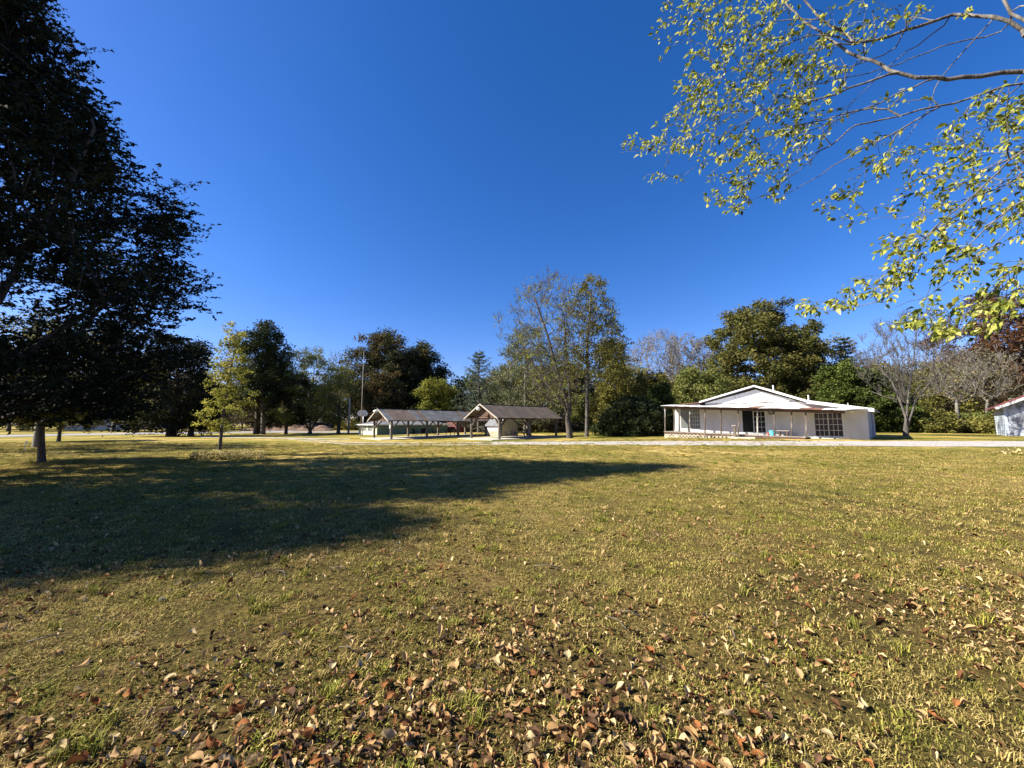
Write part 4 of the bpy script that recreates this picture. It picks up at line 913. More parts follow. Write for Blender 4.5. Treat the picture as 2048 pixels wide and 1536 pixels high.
# ------------------------------------------------------------------ trees
def near_cedar():
    b = Vector((-17.3, 11.6, hgt(-17.3, 11.6)))
    root = thing('cedar_tree', 'huge dark red cedar filling the left side of the frame', 'cedar tree', b)
    rng = np.random.default_rng(11); H = 17.2; R = 5.6; T = []
    n = 900
    q = rng.uniform(0.02, 1, n * 4); th = rng.uniform(0, 2 * np.pi, n * 4); E = envelope('bigcedar', q); keep = rng.uniform(0, 1, n * 4) < E * .9 + .12; q, th, E = q[keep][:n], th[keep][:n], E[keep][:n]
    lob = 1 + .10 * np.sin(th * 3 + q * 9) + .07 * np.sin(th * 7 - q * 15) + .06 * np.sin(q * 31 + th * 2)
    rr = np.where(rng.uniform(0, 1, n) < .74, rng.uniform(.76, 1, n), rng.uniform(.3, .76, n)) * E * lob * R
    z = 1.9 + q * (H - 1.9) - .5 * rr / R * (1 - q); z = np.maximum(z, 1.7)
    T = np.stack([b.x + rr * np.cos(th), b.y + rr * np.sin(th), b.z + z], 1)
    # leave an airy middle where long bare limbs show
    d = (T[:, 2] > 4.2) & (T[:, 2] < 7.6) & (rr < R * .86); T = T[~(d & (rng.uniform(0, 1, n) < .75))]
    fork = [[Vector((b.x + .2, b.y, b.z + .9)), Vector((-16.4, 11.3, 3.2)), Vector((-15.4, 11.2, 5.2)), Vector((-14.6, 11.3, 7.6)), Vector((-13.9, 11.5, 9.6)), Vector((-13.6, 11.6, 11.2))],
            [Vector((b.x + .2, b.y, b.z + 1.2)), Vector((-15.6, 10.9, 2.6)), Vector((-14.2, 10.8, 3.3)), Vector((-12.9, 10.8, 4.3)), Vector((-11.9, 10.9, 5.2))],
            [Vector((b.x, b.y, b.z + 2.4)), Vector((-15.8, 12.4, 4.3)), Vector((-13.8, 13.1, 5.0)), Vector((-12.0, 13.5, 5.3))]]
    P, par, rad, tips = skeleton((b.x, b.y, b.z), H, T, H * .95, .42, (.6, 0), .22, .55, .07, -.03, tip=.011, wob=.25, extra=fork, rng=rng)
    far_ = np.hypot(P[:, 0] - b.x, P[:, 1] - b.y) > .9; rad = np.where(far_, np.minimum(rad, .13 * np.clip(1.2 - P[:, 2] / 14, .25, 1)), rad)
    # fine side twigs along the outer limbs
    idx = np.where((rad < .05))[0]; idx = rng.choice(idx, min(len(idx), 3200)); add = []; ap = []
    for k in idx:
        if par[k] < 0: continue
        dv = P[k] - P[par[k]]; l = np.linalg.norm(dv)
        if l < 1e-4: continue
        dd = dv / l + rng.normal(0, .55, 3); dd[2] += .15; dd /= np.linalg.norm(dd); add.append(P[k] + dd * rng.uniform(.3, .8)); ap.append(k)
    P = np.concatenate([P, np.array(add)]); par = np.concatenate([par, np.array(ap)]); rad = np.concatenate([rad, np.full(len(add), .006)])
    wood_mesh('trunk', P, par, rad, M['bark_cedar'], root, 7, tuple(b))
    # feathery sprays: flat branchlets that reach outwards from every limb tip
    K = len(T); ns, ml = 12, 25
    out = T - np.array([b.x, b.y, 0]); out[:, 2] = .30 * np.linalg.norm(out[:, :2], axis=1) + .1; out /= np.linalg.norm(out, axis=1, keepdims=True)
    sd = np.repeat(out, ns, 0) + rng.normal(0, .62, (K * ns, 3)) * np.array([1, 1, .55]); sd /= np.linalg.norm(sd, axis=1, keepdims=True)
    s0 = np.repeat(T, ns, 0) - np.repeat(out, ns, 0) * .35 + rng.normal(0, .33, (K * ns, 3)); ln = rng.uniform(.45, 1.05, K * ns)
    qq = rng.uniform(0, 1, (K * ns, ml)); pos = s0[:, None] + sd[:, None] * (qq * ln[:, None])[..., None] + rng.normal(0, 1, (K * ns, ml, 3)) * (.10 * (1.15 - qq))[..., None] * np.array([1, 1, .6])
    pos = pos.reshape(-1, 3); ax = np.repeat(sd, ml, 0); ct = np.repeat(rng.uniform(0, 1, K), ns * ml); t = np.clip(ct * .5 + rng.uniform(0, 1, len(pos)) * .5, 0, 1)
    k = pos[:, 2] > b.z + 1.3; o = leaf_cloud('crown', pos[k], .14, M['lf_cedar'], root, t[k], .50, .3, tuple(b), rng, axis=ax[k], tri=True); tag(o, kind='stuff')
near_cedar()
def side_cedar():
    b = Vector((-20.3, 4.3, hgt(-20.3, 4.3))); root = thing('cedar_tree', 'second cedar just outside the left edge, known by its shadow on the lawn', 'cedar tree', b)
    rng = np.random.default_rng(19); n = 260; q = rng.uniform(0, 1, n); E = envelope('bigcedar', q); th = rng.uniform(0, 6.28, n); rr = rng.uniform(.3, 1, n) ** .6 * E * 4.2; H = 12.9
    Tt = np.stack([b.x + rr * np.cos(th), b.y + rr * np.sin(th), b.z + 1.8 + q * (H - 1.8)], 1); P, par, rad, tips = skeleton(tuple(b), H, Tt, H * .95, .35, (.3, 0), .25, .6, .07, 0, tip=.011, rng=rng)
    wood_mesh('trunk', P, par, rad, M['bark_cedar'], root, 6, tuple(b)); m = 160; pos = np.repeat(Tt, m, 0) + rng.normal(0, 1, (n * m, 3)) * np.array([.55, .55, .38])
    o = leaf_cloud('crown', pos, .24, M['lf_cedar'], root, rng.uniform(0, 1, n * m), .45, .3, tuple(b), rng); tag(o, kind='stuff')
side_cedar()

T = tree
# left side
T('shade_tree', 'dark leafed tree whose straight trunk stands in shade at lower left', 'tree', 95, 17, 740, -90, 165, 825, 'dome', 'bark', 'lf_olive', depth=.6, n=90, m=170, clump=.5, size=.13, r=.12, tone=(0, .75), seed=5, lob=.5)
T('shade_tree', 'pale trunked leaning tree just behind the shaded trunk at lower left', 'tree', 80, 27, 650, -90, 250, 835, 'round', 'bark_pale', 'lf_olive', n=110, m=130, clump=.7, size=.17, r=.19, seed=6, lob=.4)
T('small_cedar', 'small dark cedar between the leaning tree and the road', 'cedar tree', 122, 36, 760, 60, 190, 850, 'round', 'bark', 'lf_cedar_far', n=60, m=110, clump=.5, size=.2, r=.13, seed=8)
T('shade_tree', 'yellowish tree at the far left edge beyond the road', 'tree', 20, 84, 735, -60, 110, 840, 'round', 'bark', 'lf_yellow', n=70, m=80, clump=1.0, size=.4, r=.3, seed=9)
T('shade_tree', 'greenish tree seen through the cedar in front of the mobile home', 'tree', 228, 80, 720, 180, 310, 822, 'round', 'bark', 'lf_olive', n=80, m=80, clump=1.0, size=.4, r=.35, seed=10)
T('broad_cedar', 'broad black green cedar with low skirts right of the mobile home', 'cedar tree', 345, 52, 672, 262, 428, 850, 'dome', 'bark_cedar', 'lf_cedar', n=150, m=150, clump=.85, size=.25, r=.5, seed=12)
T('shade_tree', 'dark bushy tree behind the yellow sapling', 'tree', 384, 54, 745, 330, 432, 852, 'round', 'bark', 'lf_brown', n=90, m=120, clump=.7, size=.22, r=.34, tone=(0, .6), seed=14)
T('young_tree', 'young tree with bright yellow green leaves rising from the dry plant bed', 'sapling', 443, 21, 644, 410, 488, 858, 'column', 'bark', 'lf_yellow', lob=.6, n=80, m=42, clump=.22, size=.115, r=.085, seed=15, aspect=.6, inner=.1, tip=.004, topshift=.35, w=.15)
T('tall_cedar', 'tall dark cedar with a ragged pointed top behind the thick trunk', 'cedar tree', 527, 62, 641, 470, 575, 800, 'column', 'bark_grey', 'lf_cedar_far', n=120, m=110, clump=.8, size=.28, r=.35, seed=16, lob=.35)
T('shade_tree', 'big brownish tree with a very thick dark trunk by the road', 'tree', 516, 66, 690, 425, 570, 838, 'round', 'bark', 'lf_brown', n=150, m=110, clump=.8, size=.22, r=.52, tone=(0, .7), seed=17)
T('shade_tree', 'small round dark tree left of the forked green tree', 'tree', 573, 64, 742, 527, 628, 848, 'round', 'bark', 'lf_dark', n=90, m=120, clump=.6, size=.2, r=.24, seed=18)
Yb = 67; fb = foot(621, Yb); fb.z = hgt(fb.x, Yb)
T('shade_tree', 'forked spreading tree with dull green rounded crown left of the mast', 'tree', 621, Yb, 703, 545, 702, 842, 'round', 'bark_grey', 'lf_green', tone=(.35, 1), n=170, m=100, clump=.75, size=.22, r=.34, seed=19, inner=.35,
  fork=[[(fb.x, fb.y, .3), (fb.x - 1.3, fb.y, 2.8), (fb.x - 2.2, fb.y, 5.2)], [(fb.x, fb.y, .3), (fb.x + 1.2, fb.y, 2.6), (fb.x + 3.0, fb.y, 5.6)]], base=fb)
T('half_bare_tree', 'half bare forked tree between the green tree and the light pole', 'tree', 677, 70, 700, 640, 722, 842, 'vase', 'bark_grey', 'lf_olive', n=110, m=16, clump=.6, size=.2, r=.3, twigs=5, twl=1.0, seed=20)
# maples behind the green building
T('maple_tree', 'large dark maple with browning top, tallest behind the mast', 'maple tree', 762, 80, 667, 700, 832, 850, 'round', 'bark', 'lf_maple', n=280, inner=.15, m=110, clump=1.05, size=.34, r=.5, seed=21, lob=.3)
T('maple_tree', 'dark maple with a brown tinged top right of the tallest maple', 'maple tree', 846, 84, 688, 800, 890, 850, 'round', 'bark', 'lf_maple', n=220, inner=.15, m=110, clump=1.0, size=.34, r=.45, seed=22, lob=.3, tone=(0, .8))
T('maple_tree', 'smaller rust topped maple in front of the tallest maple', 'maple tree', 757, 71, 748, 726, 803, 845, 'round', 'bark', 'lf_maple', n=120, m=110, clump=.8, size=.28, r=.3, seed=23, tone=(.35, 1))
T('young_maple', 'yellow green round tree just above the long shelter roof', 'tree', 872, 72, 758, 830, 908, 846, 'round', 'bark', 'lf_yellow', n=90, m=120, clump=.75, size=.28, r=.25, seed=24, tone=(0, .75))
def spruce(px, Y, top, l, r_, bot, label, seed, leaf='lf_spruce', m=70, tiers=26, sag=-.12, name='spruce_tree'):
    rng = np.random.default_rng(seed); b = foot(px, Y); H = at(px, top, Y).z - b.z; rx = (at(r_, 800, Y).x - at(l, 800, Y).x) / 2
    root = thing(name, label, 'spruce tree', b); P = [(b.x, b.y, b.z - .1 + (H + .1) * i / 14) for i in range(15)]; par = list(range(-1, 14)); rad = [.26 * (1 - i / 15) + .02 for i in range(15)]; C = []; A = []; Tn = []
    for k in range(tiers):
        q = .06 + .93 * k / tiers; z = b.z + q * H; R = rx * 1.35 * (1 - q) ** .7 * rng.uniform(.8, 1.2) + .12; nb = 6
        for j in range(nb):
            a = rng.uniform(0, 6.28); Rj = R * rng.uniform(.65, 1.1); prev = int(q * 14)
            for s in range(1, 5):
                u = s / 4; p = np.array([b.x + Rj * u * math.cos(a), b.y + Rj * u * math.sin(a), z + Rj * (sag * math.sin(u * 2.6) * 2 + .22 * u * u)]); P.append(tuple(p)); par.append(prev); prev = len(P) - 1; rad.append(.045 * (1 - u) + .008)
                mm = int(m / 4 * (.5 + u)); o = rng.normal(0, 1, (mm, 3)) * np.array([.22, .22, .12]) * (.5 + Rj * .18); o[:, 2] -= .12; C.append(p + o); A.append(np.tile([math.cos(a), math.sin(a), -.3], (mm, 1))); Tn.append(np.clip(rng.uniform(0, 1) * .4 + rng.uniform(0, .6, mm), 0, 1))
    wood_mesh('trunk', np.array(P), np.array(par), np.array(rad), M['bark_grey'], root, 5, tuple(b))
    o = leaf_cloud('crown', np.concatenate(C), .26, M[leaf], root, np.concatenate(Tn), .35, .2, tuple(b), rng, axis=np.concatenate(A)); tag(o, kind='stuff')
spruce(957, 62, 698, 905, 1010, 850, 'ragged grey green spruce above the gap between the shelters', 31, m=42)
T('shade_tree', 'grey green loose tree right of the ragged spruce', 'tree', 1003, 66, 735, 968, 1045, 850, 'column', 'bark_grey', 'lf_greygreen', n=110, m=60, clump=.8, size=.26, r=.25, seed=32)
T('shade_tree', 'pale grey green tree left behind the big half bare tree', 'tree', 1050, 58, 655, 1000, 1115, 845, 'round', 'bark_pale', 'lf_greygreen', n=210, m=60, clump=.75, size=.22, r=.28, seed=33, twigs=2, twl=.8)
# the big pair
def pair():
    Y = 40.5; b = foot(1140, Y)
    L = lambda *pp: [at(x, y, Y + d) for x, y, d in pp]
    fk = [L((1138, 835, 0), (1128, 812, .3), (1108, 785, .8), (1085, 755, 1.3), (1060, 725, 1.6), (1035, 700, 1.8)), L((1139, 830, 0), (1132, 800, -.3), (1122, 765, -.7), (1108, 720, -1), (1095, 670, -1.3), (1078, 620, -1.4), (1068, 590, -1.4)),
          L((1141, 825, 0), (1139, 780, .4), (1135, 730, .8), (1131, 680, 1.1), (1128, 630, 1.2), (1130, 580, 1.2)), L((1142, 815, 0), (1158, 792, -.4), (1180, 765, -.9), (1198, 740, -1.2)), L((1130, 812, 0), (1100, 800, -.8), (1060, 785, -1.8), (1030, 770, -2.2))]
    T('half_bare_tree', 'big half bare tree with many upright limbs beside the short shelter', 'tree', 1140, Y, 552, 1000, 1190, 812, 'vase', 'bark', 'lf_yellow', n=380, m=11, dens=1, clump=.42, size=.17, r=.30, twigs=5, twl=1.05, seed=35, fork=fk, base=b, w=.28, inner=.15, tone=(0, .6), lob=.3)
pair()
T('shade_tree', 'tall slender tree with olive crown right of the big half bare tree', 'tree', 1173, 43.5, 548, 1098, 1262, 760, 'column', 'bark_mid', 'lf_olive', n=230, m=34, clump=.48, size=.2, r=.22, seed=36, inner=.2, topshift=.4, lob=.4, twigs=1, twl=.7, tone=(0, .85))
T('shade_tree', 'yellow olive tree filling in behind the slender tree', 'tree', 1222, 56, 672, 1180, 1268, 868, 'column', 'bark', 'lf_olive', n=170, m=90, clump=.7, size=.24, r=.25, seed=37, tone=(.1, 1))
T('shade_tree', 'low bright green tree beyond the two big trunks', 'tree', 1165, 64, 790, 1130, 1215, 858, 'round', 'bark', 'lf_green', n=70, m=90, clump=.7, size=.26, r=.2, seed=38, tone=(.4, 1))
T('juniper_bush', 'huge dark rounded juniper bush left of the white house', 'bush', 1262, 43, 796, 1200, 1335, 872, 'dome', 'bark_cedar', 'lf_cedar_far', n=200, m=130, clump=.5, size=.2, r=.2, seed=39, inner=.5, w=.1)
T('juniper_bush', 'upright grey green juniper just left of the porch', 'bush', 1318, 47, 768, 1290, 1350, 870, 'dome', 'bark_cedar', 'lf_cedar_green', n=100, m=150, clump=.5, size=.2, r=.15, seed=40, w=.1, tone=(0, .5))
T('bare_tree', 'wide tan bare crowned tree on the skyline left of the house', 'tree', 1308, 74, 668, 1248, 1385, 800, 'vase', 'bark_pale', 'lf_tan', n=250, m=21, dens=.55, tip=.016, clump=.7, size=.26, r=.3, twigs=5, twl=1.7, seed=41, lob=.2, w=.2)
T('bare_tree', 'tan bare tree with curved limbs above the porch roof', 'tree', 1362, 70, 672, 1325, 1420, 800, 'vase', 'bark_pale', 'lf_tan', n=210, m=21, dens=.55, tip=.016, clump=.6, size=.26, r=.28, twigs=5, twl=1.6, seed=42, w=.2)
T('bare_tree', 'purplish brown twiggy tree left of the big oak', 'tree', 1412, 76, 682, 1368, 1462, 800, 'round', 'bark', 'lf_brown', n=190, m=22, dens=.7, tip=.015, clump=.8, size=.25, r=.28, twigs=5, twl=1.5, seed=43)
T('shade_tree', 'bright olive tree behind the left porch roof', 'tree', 1392, 54, 742, 1340, 1450, 862, 'round', 'bark', 'lf_green', n=130, m=110, clump=.7, size=.24, r=.25, seed=44, tone=(.25, 1))
T('shade_tree', 'yellow tinged low tree between the bush and the porch', 'tree', 1290, 58, 745, 1240, 1345, 866, 'round', 'bark', 'lf_olive', n=120, m=110, clump=.7, size=.24, r=.25, seed=45)
T('oak_tree', 'big green brown oak rising behind the white gable', 'oak tree', 1540, 58, 611, 1418, 1640, 840, 'round', 'bark', 'lf_oak', n=330, m=120, clump=.85, size=.30, r=.5, dens=2.0, seed=46, lob=.3, inner=.15)
T('oak_tree', 'darker reddish oak leaning right behind the big oak', 'oak tree', 1608, 62, 676, 1566, 1650, 845, 'round', 'bark', 'lf_maple', n=130, m=120, clump=.8, size=.27, r=.35, seed=47, lob=.35)
spruce(1703, 56, 668, 1655, 1745, 850, 'pointed spruce tip above the dark green cedars', 48, m=60)
T('broad_cedar', 'bright dark green cedar mass behind the right wing of the house', 'cedar tree', 1690, 47, 728, 1632, 1742, 872, 'dome', 'bark_cedar', 'lf_cedar_green', n=190, m=150, clump=.6, size=.22, r=.3, seed=49, lob=.3)
T('broad_cedar', 'dark green cedar spreading right of the house corner', 'cedar tree', 1752, 46, 745, 1715, 1812, 876, 'dome', 'bark_cedar', 'lf_cedar_green', n=170, m=150, clump=.6, size=.22, r=.25, seed=50, lob=.3, tone=(0, .85))
Yg = 33.5; bg_ = foot(1808, Yg)
LL = lambda *pp: [at(x, y, Yg + d) for x, y, d in pp]
T('bare_tree', 'bare grey tree with forked black trunk right of the house', 'tree', 1808, Yg, 628, 1735, 1925, 800, 'vase', 'bark_mid', 'lf_brown', n=240, m=3, clump=.4, size=.14, r=.17, twigs=6, twl=1.0, seed=51, base=bg_, w=.2, inner=.2,
  fork=[LL((1812, 850, 0), (1815, 810, .2), (1820, 770, .4), (1826, 730, .5), (1830, 690, .6), (1833, 660, .6)), LL((1816, 850, 0), (1832, 800, -.3), (1858, 768, -.6), (1885, 735, -.9), (1905, 715, -1)),
        LL((1812, 838, 0), (1800, 800, .5), (1785, 765, .9), (1765, 740, 1.2), (1748, 720, 1.4))])
T('bare_tree', 'slim pale trunked tree in the thicket left of the painted shed', 'tree', 1913, 44, 700, 1870, 1965, 800, 'vase', 'bark_pale', 'lf_tan', n=110, m=5, clump=.5, size=.18, r=.17, twigs=4, twl=1.2, seed=52)
T('shade_tree', 'dull olive thicket tree behind the slim pale trunk', 'tree', 1880, 54, 735, 1825, 1935, 872, 'round', 'bark', 'lf_olive', n=130, m=80, clump=.7, size=.24, r=.2, seed=53, twigs=2)
T('shade_tree', 'brownish twiggy thicket tree beside the painted shed', 'tree', 1950, 52, 700, 1905, 2000, 872, 'round', 'bark_grey', 'lf_brown', n=130, m=50, clump=.7, size=.24, r=.2, seed=54, twigs=3, twl=1.1)
T('bare_tree', 'pale leaning trunk with bare twigs just above the shed roof', 'tree', 1972, 47, 700, 1935, 2040, 800, 'vase', 'bark_pale', 'lf_brown', n=90, m=10, clump=.5, size=.2, r=.15, twigs=4, twl=1.1, seed=55)
T('copper_beech', 'copper brown tree at the right edge above the shed', 'tree', 2060, 56, 578, 1930, 2190, 800, 'round', 'bark_grey', 'lf_copper', n=280, m=100, clump=.85, size=.29, r=.45, seed=56, inner=.45, lob=.2)
T('bare_tree', 'bare twiggy purple brown tree behind the dark green cedars', 'tree', 1770, 68, 690, 1730, 1840, 800, 'round', 'bark_grey', 'lf_brown', n=130, m=10, clump=.7, size=.24, r=.25, twigs=5, twl=1.5, seed=57)

# woodland behind: individual trees, simpler
rw = random.Random(21)
kinds = [('lf_olive', 'olive'), ('lf_brown', 'brownish'), ('lf_green', 'dull green'), ('lf_oak', 'bronze green'), ('lf_greygreen', 'grey green'), ('lf_dark', 'dark')]
zones = [(-60, 120, 'beyond the mobile home'), (120, 300, 'beyond the road behind the cedar'), (300, 470, 'beyond the road behind the young tree'), (470, 620, 'beyond the brush heap'), (620, 720, 'behind the light pole'), (880, 1010, 'behind the ragged spruce'),
         (1010, 1200, 'behind the big half bare tree'), (1200, 1340, 'behind the juniper bush'), (1340, 1450, 'behind the porch roof'), (1620, 1760, 'behind the cedars by the house'), (1760, 1900, 'behind the bare grey tree'), (1900, 2060, 'behind the painted shed'), (2060, 2240, 'past the right edge behind the shed')]
skyl = np.interp
for zi, (a, b_, where) in enumerate(zones):
    nt = max(2, int((b_ - a) / 42)); 
    for k in range(nt):
        px = a + (b_ - a) * (k + .5) / nt + rw.uniform(-12, 12); Y = rw.uniform(92, 118) if px < 900 else rw.uniform(70, 90)
        top = np.interp(px, [-60, 300, 430, 600, 720, 880, 1000, 1200, 1300, 1450, 1620, 1760, 1850, 2000, 2200], [748, 752, 765, 752, 745, 765, 742, 730, 752, 745, 722, 742, 722, 690, 680]) + rw.uniform(-10, 14)
        wd = rw.uniform(34, 52); leaf, adj = kinds[(k * 5 + zi * 3) % len(kinds)]
        order = ['first', 'second', 'third', 'fourth', 'fifth'][min(k, 4)]
        T('woodland_tree', f'{adj} woodland tree {where}, {order} from the left', 'tree', px, Y, top, px - wd, px + wd, 846, rw.choice(['round', 'dome', 'column']), 'bark', leaf, n=70, m=60, clump=1.2, size=.5, r=.25, seed=500 + zi * 10 + k, group='woodland trees behind the buildings', sides=4)
# shrubs along the wood edge
sh = [(1075, 62, 835, 'behind the short shelter'), (1120, 60, 838, 'between the shelter and the big trunk'), (1212, 60, 828, 'left of the juniper'), (1352, 50, 832, 'beside the porch'), (1770, 46, 835, 'right of the house corner'), (1835, 44, 832, 'right of the forked black trunk'),
      (1868, 43, 822, 'in the thicket, left of the slim pale trunk'), (1900, 45, 838, 'at the foot of the slim pale trunk'), (1935, 44, 830, 'right of the slim pale trunk'), (1965, 42, 840, 'left of the painted shed'), (650, 96, 846, 'beyond the light pole'), (560, 98, 842, 'beside the brush heap'), (430, 96, 842, 'beyond the road left of the first mailbox'),
      (1030, 70, 838, 'behind the cream hut'), (925, 74, 838, 'behind the red shed'), (700, 92, 838, 'behind the tall mast'), (1795, 55, 800, 'behind the forked black trunk'), (1700, 52, 850, 'behind the house wing')]
for i, (px, Y, top, where) in enumerate(sh):
    T('shrub', f'tangled {["olive", "brown green", "dark green"][i % 3]} shrub {where}', 'shrub', px, Y, top, px - 32, px + 32, 876, 'dome', 'bark', ['lf_olive', 'lf_brown', 'lf_green'][i % 3], n=60, m=90, clump=.45, size=.2, r=.06, seed=800 + i, group='shrubs along the wood edge', w=.1, twigs=1, twl=.6)

# ------------------------------------------------------------------ brush heap and plant bed
def heap():
    c = Vector((at(585, 850, 90).x, 90, 0)); c.z = hgt(c.x, c.y); t = thing('brush_heap', 'long heap of reddish earth and brush beyond the road', 'brush heap', c)
    rng = np.random.default_rng(5); n, k = 36, 12; V = []; 
    for i in range(n):
        for j in range(k):
            x = (i / (n - 1) - .5) * 20; y = (j / (k - 1) - .5) * 7; h = max(0, (1 - (2 * x / 20) ** 2)) ** .6 * max(0, (1 - (2 * y / 7) ** 2)) * 1.7; V.append((x, y, h * (.6 + .5 * math.sin(x * 1.1) ** 2) + rng.uniform(0, .3) * (h > .1) - .1))
    F = [(i * k + j, (i + 1) * k + j, (i + 1) * k + j + 1, i * k + j + 1) for i in range(n - 1) for j in range(k - 1)]
    M['earth'] = weathered('red_brown_earth', [(.3, (.10, .06, .04)), (.7, (.24, .15, .10))], 1.5, rough=1, bumpk=.6, fine=5, dist=.1)
    mesh_np('earth', V, F, 4, M['earth'], t)
    mb = MB(); rnd = random.Random(4)
    for q in range(160):
        x = rnd.uniform(-9, 9); y = rnd.uniform(-3, 1.5); z = 1.0 * (1 - (x / 10) ** 2) * (1 - (y / 3.6) ** 2) + .2; a = rnd.uniform(0, 3.14); l = rnd.uniform(.5, 1.6); mb.bar((x, y, z), (x + l * math.cos(a), y + l * math.sin(a) * .6, z + rnd.uniform(-.3, .5)), rnd.uniform(.03, .08))
    o = mb.build('brush', M['wood_post'], t); tag(o, kind='stuff')
heap()
def bed():
    c = G(456, 917); t = thing('plant_bed', 'oval bed of dry tan and yellow leafy plants round the young tree', 'plant bed', c); rng = np.random.default_rng(9)
    n = 150; a = rng.uniform(0, 6.28, n); rr = np.sqrt(rng.uniform(0, 1, n)); X = 1.55 * rr * np.cos(a); Y = .95 * rr * np.sin(a); pos = []; tn = []
    for x, y in zip(X, Y):
        h = rng.uniform(.20, .42); m = 34; p = np.stack([x + rng.normal(0, .09, m), y + rng.normal(0, .09, m), rng.uniform(.02, h, m)], 1); pos.append(p); tn.append(np.clip(rng.uniform(0, .6) + rng.uniform(0, .4, m), 0, 1))
    M['lf_bed'] = leafmat('dry_bed_leaves', [(.30, .24, .07), (.44, .37, .14), (.58, .48, .25)], .3)
    o = leaf_cloud('bed_leaves', np.concatenate(pos) + np.array(c), .10, M['lf_bed'], t, np.concatenate(tn), .45, .1, tuple(c), rng); tag(o, kind='stuff')
    mb = MB(); rnd = random.Random(2)
    for k in range(60):
        x, y = X[k], Y[k]; mb.bar((x, y, -.02), (x + rnd.uniform(-.08, .08), y + rnd.uniform(-.08, .08), rnd.uniform(.2, .42)), .008)
    o = mb.build('bed_stems', M['wood_trim'], t); tag(o, kind='stuff')
bed()
def tuft_heap(px, py, label):
    c = G(px, py); t = thing('leaf_pile', label, 'leaf pile', c); rng = np.random.default_rng(int(px)); m = 260
    p = rng.normal(0, 1, (m, 3)) * np.array([.45, .3, .1]); p[:, 2] = np.abs(p[:, 2]); o = leaf_cloud('dry_leaves', p + np.array(c), .12, M['lf_bed'], t, rng.uniform(.2, 1, m), .6, .3, tuple(c), rng); tag(o, kind='stuff')
tuft_heap(2040, 908, 'small pile of dry tan leaves on the lawn at the right edge'); tuft_heap(955, 872, 'straw coloured heap beside the far end of the long shelter')

# ------------------------------------------------------------------ overhanging tree, upper right
def leaf_mesh(name, L=.1, W=.055, curl=.3, foldk=.25, stalk=.25, rows=5, seed=0, wavy=.0, mat=None):
    rnd = random.Random(seed); V = []; F = []
    prof = [.0, .62, 1.0, .82, .45, .0]
    n = rows; 
    for i in range(n + 1):
        q = i / n; wv = prof[i] * W * .5; y = q * L; z = -curl * L * q * q + rnd.uniform(-1, 1) * wavy * L; e = wv * foldk * 2 + rnd.uniform(-1, 1) * wavy * L
        if i in (0, n): V.append((0, y, z)); 
        else: V += [(-wv, y, z + e), (0, y, z), (wv, y, z + e)]
    F.append((0, 2, 1)); F.append((0, 3, 2))
    for i in range(n - 2):
        a = 1 + 3 * i; F += [(a, a + 1, a + 4, a + 3), (a + 1, a + 2, a + 5, a + 4)]
    a = 1 + 3 * (n - 2); e = len(V) - 1; F += [(a, a + 1, e), (a + 1, a + 2, e)]
    if stalk: s = len(V); V += [(-.0012, 0, 0), (.0012, 0, 0), (0, -stalk * L, .01)]; F.append((s, s + 1, s + 2))
    me = bpy.data.meshes.new(name); me.from_pydata(V, [], F); me.update(); me.polygons.foreach_set('use_smooth', [True] * len(me.polygons))
    if mat: me.materials.append(mat)
    return me
def hang_leaf_mat(name, cols):
    m, nt, b = newmat(name); oi = N(nt, 'ShaderNodeObjectInfo'); r = ramp(nt, [(i / (len(cols) - 1), c) for i, c in enumerate(cols)], oi.outputs['Random'])
    nt.links.new(r.outputs[0], b.inputs['Base Color']); b.inputs['Roughness'].default_value = .55; b.inputs['Specular IOR Level'].default_value = .2
    tr = N(nt, 'ShaderNodeBsdfTranslucent'); nt.links.new(r.outputs[0], tr.inputs[0]); mx = N(nt, 'ShaderNodeMixShader'); mx.inputs[0].default_value = .4
    nt.links.new(b.outputs[0], mx.inputs[1]); nt.links.new(tr.outputs[0], mx.inputs[2]); nt.links.new(mx.outputs[0], nt.nodes['Material Output'].inputs[0]); return m
M['lf_hang'] = leafmat('hanging_leaves', [(.10, .12, .02), (.20, .24, .035), (.35, .38, .06), (.54, .50, .15)], .45)
M['lf_hang_obj'] = hang_leaf_mat('hanging_leaf', [(.07, .10, .02), (.22, .26, .04), (.40, .40, .07), (.60, .53, .19)])
